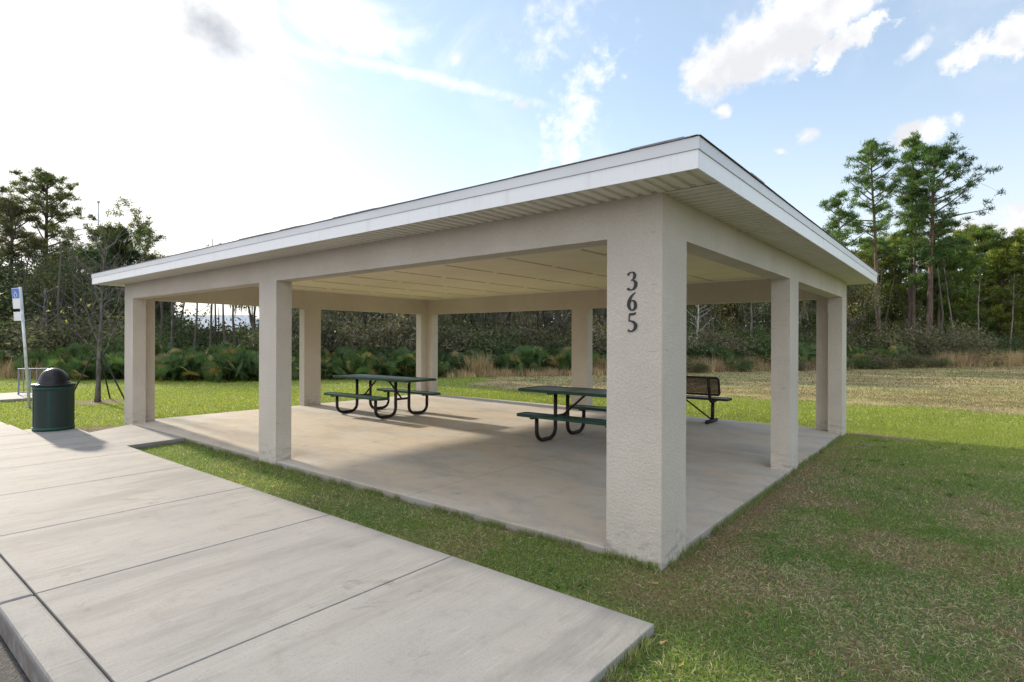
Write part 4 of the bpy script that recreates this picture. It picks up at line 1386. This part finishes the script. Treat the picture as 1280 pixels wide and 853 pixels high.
mb = MB()
spans = [(585, 612, 0.6, 130, 1.15), (735, 765, 1.0, 90, 1.0), (840, 1060, 1.2, 480, 0.95), (1060, 1180, 1.0, 200, 0.8), (1170, 1420, 0.8, 1100, 1.25), (0, 110, 1.5, 160, 0.9), (560, 850, 0.2, 420, 0.5)]
for a, b_, dq, n, hh in spans:
    p = rng.uniform(a, b_, n)
    q = np.interp(p, EDGE_PX, EDGE_Q) + dq + rng.uniform(0, 1.6, n)
    xy = np.array([at(i, j) for i, j in zip(p, q)])
    nb = 14
    base = np.repeat(np.c_[xy, np.full(n, GZ)], nb, 0) + rng.normal(size=(n * nb, 3)) * [0.12, 0.12, 0]
    clr = np.where(rng.random((n, 1)) < 0.7, np.array([[0.52, 0.39, 0.25]]), np.array([[0.38, 0.27, 0.19]])) * rng.uniform(0.6, 1.25, (n, 1))
    mb.leaves(base, np.tile([0, 0, 1.0], (n * nb, 1)) + rng.normal(size=(n * nb, 3)) * 0.2, np.repeat(hh * rng.uniform(0.45, 1.0, n), nb) * rng.uniform(0.6, 1.1, n * nb), 0.028, np.repeat(clr, nb, 0), 0.08, rng)
tag(mb.build('dry_grass', 'blade'), 'tall tan dry grass along the foot of the woods', 'grass', kind='stuff')

# --- lawn grass
rng = np.random.default_rng(90)
mb = MB()


def allowed(x, y):
    ok = ~((x > -L - 0.01) & (x < 0.01) & (y > -0.015) & (y < W + 0.01))
    ok &= ~((x < 0.34) & (y < -0.80) & (x > -10.65))
    ok &= ~((x <= -10.6) & (y < -1.42))
    ok &= ~((x > -9.98 + (-y / 0.8) * 0.56) & (x < -7.68) & (y < 0.0) & (y > -0.81))
    ok &= ~((x > -19.42) & (x < -17.08) & (y < 0.36))
    ok &= y > -2.78
    return ok


def scatter(n, q0, q1, pxr, hgt, wid, quad):
    px = rng.uniform(*pxr, n)
    q = np.sqrt(rng.uniform(q0 * q0, q1 * q1, n))
    r = (px - 640) / FPX * q
    c, s_ = math.cos(YAW), math.sin(YAW)
    x, y = CX + r * c - q * s_, CY + r * s_ + q * c
    keep = allowed(x, y)
    edge_q = np.interp(px, EDGE_PX, EDGE_Q)
    keep &= q < edge_q + 1.0
    x, y, q = x[keep], y[keep], q[keep]
    n1, n2, n3, fld, stw, brn, drt = lawn_masks(x, y)
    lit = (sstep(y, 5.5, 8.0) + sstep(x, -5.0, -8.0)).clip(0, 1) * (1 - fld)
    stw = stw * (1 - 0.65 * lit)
    u = rng.random(len(x))
    keep = rng.random(len(x)) > np.maximum(drt * 0.9, brn * 0.45)
    x, y, u, n1, n2, n3, fld, stw, brn = [a[keep] for a in (x, y, u, n1, n2, n3, fld, stw, brn)]
    N = len(x)
    is_b, is_s = u < brn, (u >= brn) & (u < brn + stw * (1 - brn))
    lush = sstep(n1, 0.40, 0.62)
    green = GREEN * (1 - lush[:, None]) + LUSH * lush[:, None]
    bright = (sstep(y, 5.5, 8.0) + sstep(x, -8.5, -11.5)).clip(0, 1)[:, None]  # blades on the sunlit lawn get a lighter green painted in
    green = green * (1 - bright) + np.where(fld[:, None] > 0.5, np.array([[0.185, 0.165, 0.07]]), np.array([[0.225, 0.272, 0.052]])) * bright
    cc = np.where(is_b[:, None], BROWN, np.where(is_s[:, None], STRAW, green)) * rng.uniform(0.6, 1.45, (N, 1))
    cc = cc * (1 - 0.15 * fld[:, None])
    hh = hgt * rng.uniform(0.5, 1.25, N) * np.where(is_b, 0.6, 1.0) * (0.75 + 0.5 * n2)
    lean_ = rng.normal(size=(N, 2)) * np.where(is_b | is_s, 1.0, 0.55)[:, None]
    d = np.c_[lean_, np.ones(N)]
    d /= np.linalg.norm(d, axis=1)[:, None]
    base = np.c_[x, y, ground_z(x, y) - 0.004]
    if quad:
        sd = np.cross(d, rng.normal(size=(N, 3)))
        sd /= np.linalg.norm(sd, axis=1)[:, None]
        wv = (wid * rng.uniform(0.6, 1.4, N))[:, None] / 2
        midp = base + d * hh[:, None] * 0.55
        tip = base + d * hh[:, None] + np.c_[lean_ * 0.35 * hh[:, None], -0.12 * hh]
        V = np.stack([base - sd * wv, base + sd * wv, midp + sd * wv * 0.8, midp - sd * wv * 0.8, tip], 1).reshape(-1, 3)
        i0 = np.arange(N)[:, None] * 5
        mb.add(V, f4=i0 + np.array([[0, 1, 2, 3]]), f3=i0 + np.array([[3, 2, 4]]), c=np.repeat(cc, 5, 0))
    else:
        mb.leaves(base, d, hh, wid * rng.uniform(0.6, 1.4, N), cc, 0.1, rng)


scatter(230000, 1.6, 5.2, (200, 1500), 0.034, 0.0042, True)
scatter(210000, 5.2, 10.5, (-60, 1380), 0.040, 0.0070, False)
scatter(150000, 10.5, 18, (-80, 1380), 0.05, 0.016, False)
scatter(110000, 18, 40, (-100, 1400), 0.06, 0.034, False)
# broad leaved weeds and fallen dead leaves in the near lawn
nw = 420
wx, wy = rng.uniform(-6.5, 6.5, nw), rng.uniform(-2.6, 7.0, nw)
k_ = allowed(wx, wy) & (fbm(wx, wy, 0.9, 21.0) > 0.47)
wx, wy = wx[k_], wy[k_]
nl = 11
bw = np.repeat(np.c_[wx, wy, ground_z(wx, wy)], nl, 0)
aw = rng.random(len(bw)) * 6.28
mb.leaves(bw + np.c_[rng.normal(size=(len(bw), 2)) * 0.02, np.zeros(len(bw))], np.c_[np.cos(aw), np.sin(aw), rng.uniform(0.3, 1.1, len(bw))], rng.uniform(0.03, 0.075, len(bw)), 0.016,
          np.array([[0.085, 0.15, 0.035]]) * rng.uniform(0.6, 1.4, (len(bw), 1)), 0.12, rng)
nd = 1500
wx, wy = rng.uniform(-7, 6.5, nd), rng.uniform(-2.6, 7.0, nd)
k_ = allowed(wx, wy)
wx, wy = wx[k_], wy[k_]
aw = rng.random(len(wx)) * 6.28
mb.leaves(np.c_[wx, wy, ground_z(wx, wy) + 0.018], np.c_[np.cos(aw), np.sin(aw), rng.normal(size=len(wx)) * 0.25], rng.uniform(0.03, 0.07, len(wx)), 0.018,
          np.array([[0.30, 0.19, 0.11]]) * rng.uniform(0.5, 1.5, (len(wx), 1)), 0.15, rng)


# longer ragged blades that lean over the concrete edges
def edge_tufts(n, p0, p1, out):
    t = rng.random(n)
    clump = vnoise(t * 60, t * 0, 1.0, out[0] * 3 + out[1] * 7 + 5)
    keep = clump > 0.42
    t = t[keep]
    N = len(t)
    o_ = np.abs(rng.normal(size=N)) * 0.022 + 0.004
    x = p0[0] + (p1[0] - p0[0]) * t + out[0] * o_
    y = p0[1] + (p1[1] - p0[1]) * t + out[1] * o_
    d = np.c_[rng.normal(size=(N, 2)) * 0.5 - np.array(out) * 0.25, np.ones(N)]
    cc = np.where(rng.random((N, 1)) < 0.35, STRAW * 0.8, GREEN * 0.9) * rng.uniform(0.6, 1.3, (N, 1))
    mb.leaves(np.c_[x, y, ground_z(x, y) - 0.005], d, rng.uniform(0.04, 0.095, N), 0.0048, cc, 0.12, rng)


edge_tufts(9000, (-7.7, -0.80), (0.33, -0.80), (0, 1))
edge_tufts(8000, (-7.7, 0.0), (-0.4, 0.0), (0, -1))
edge_tufts(6000, (0.005, 0.1), (0.005, 7.4), (1, 0))
edge_tufts(2200, (0.335, -2.7), (0.335, -0.8), (1, 0))
edge_tufts(900, (-0.42, -0.004), (0.004, -0.004), (0, -1))
tag(mb.build('grass', 'blade'), 'short lawn grass mixed with straw and brown patches', 'grass', kind='stuff')
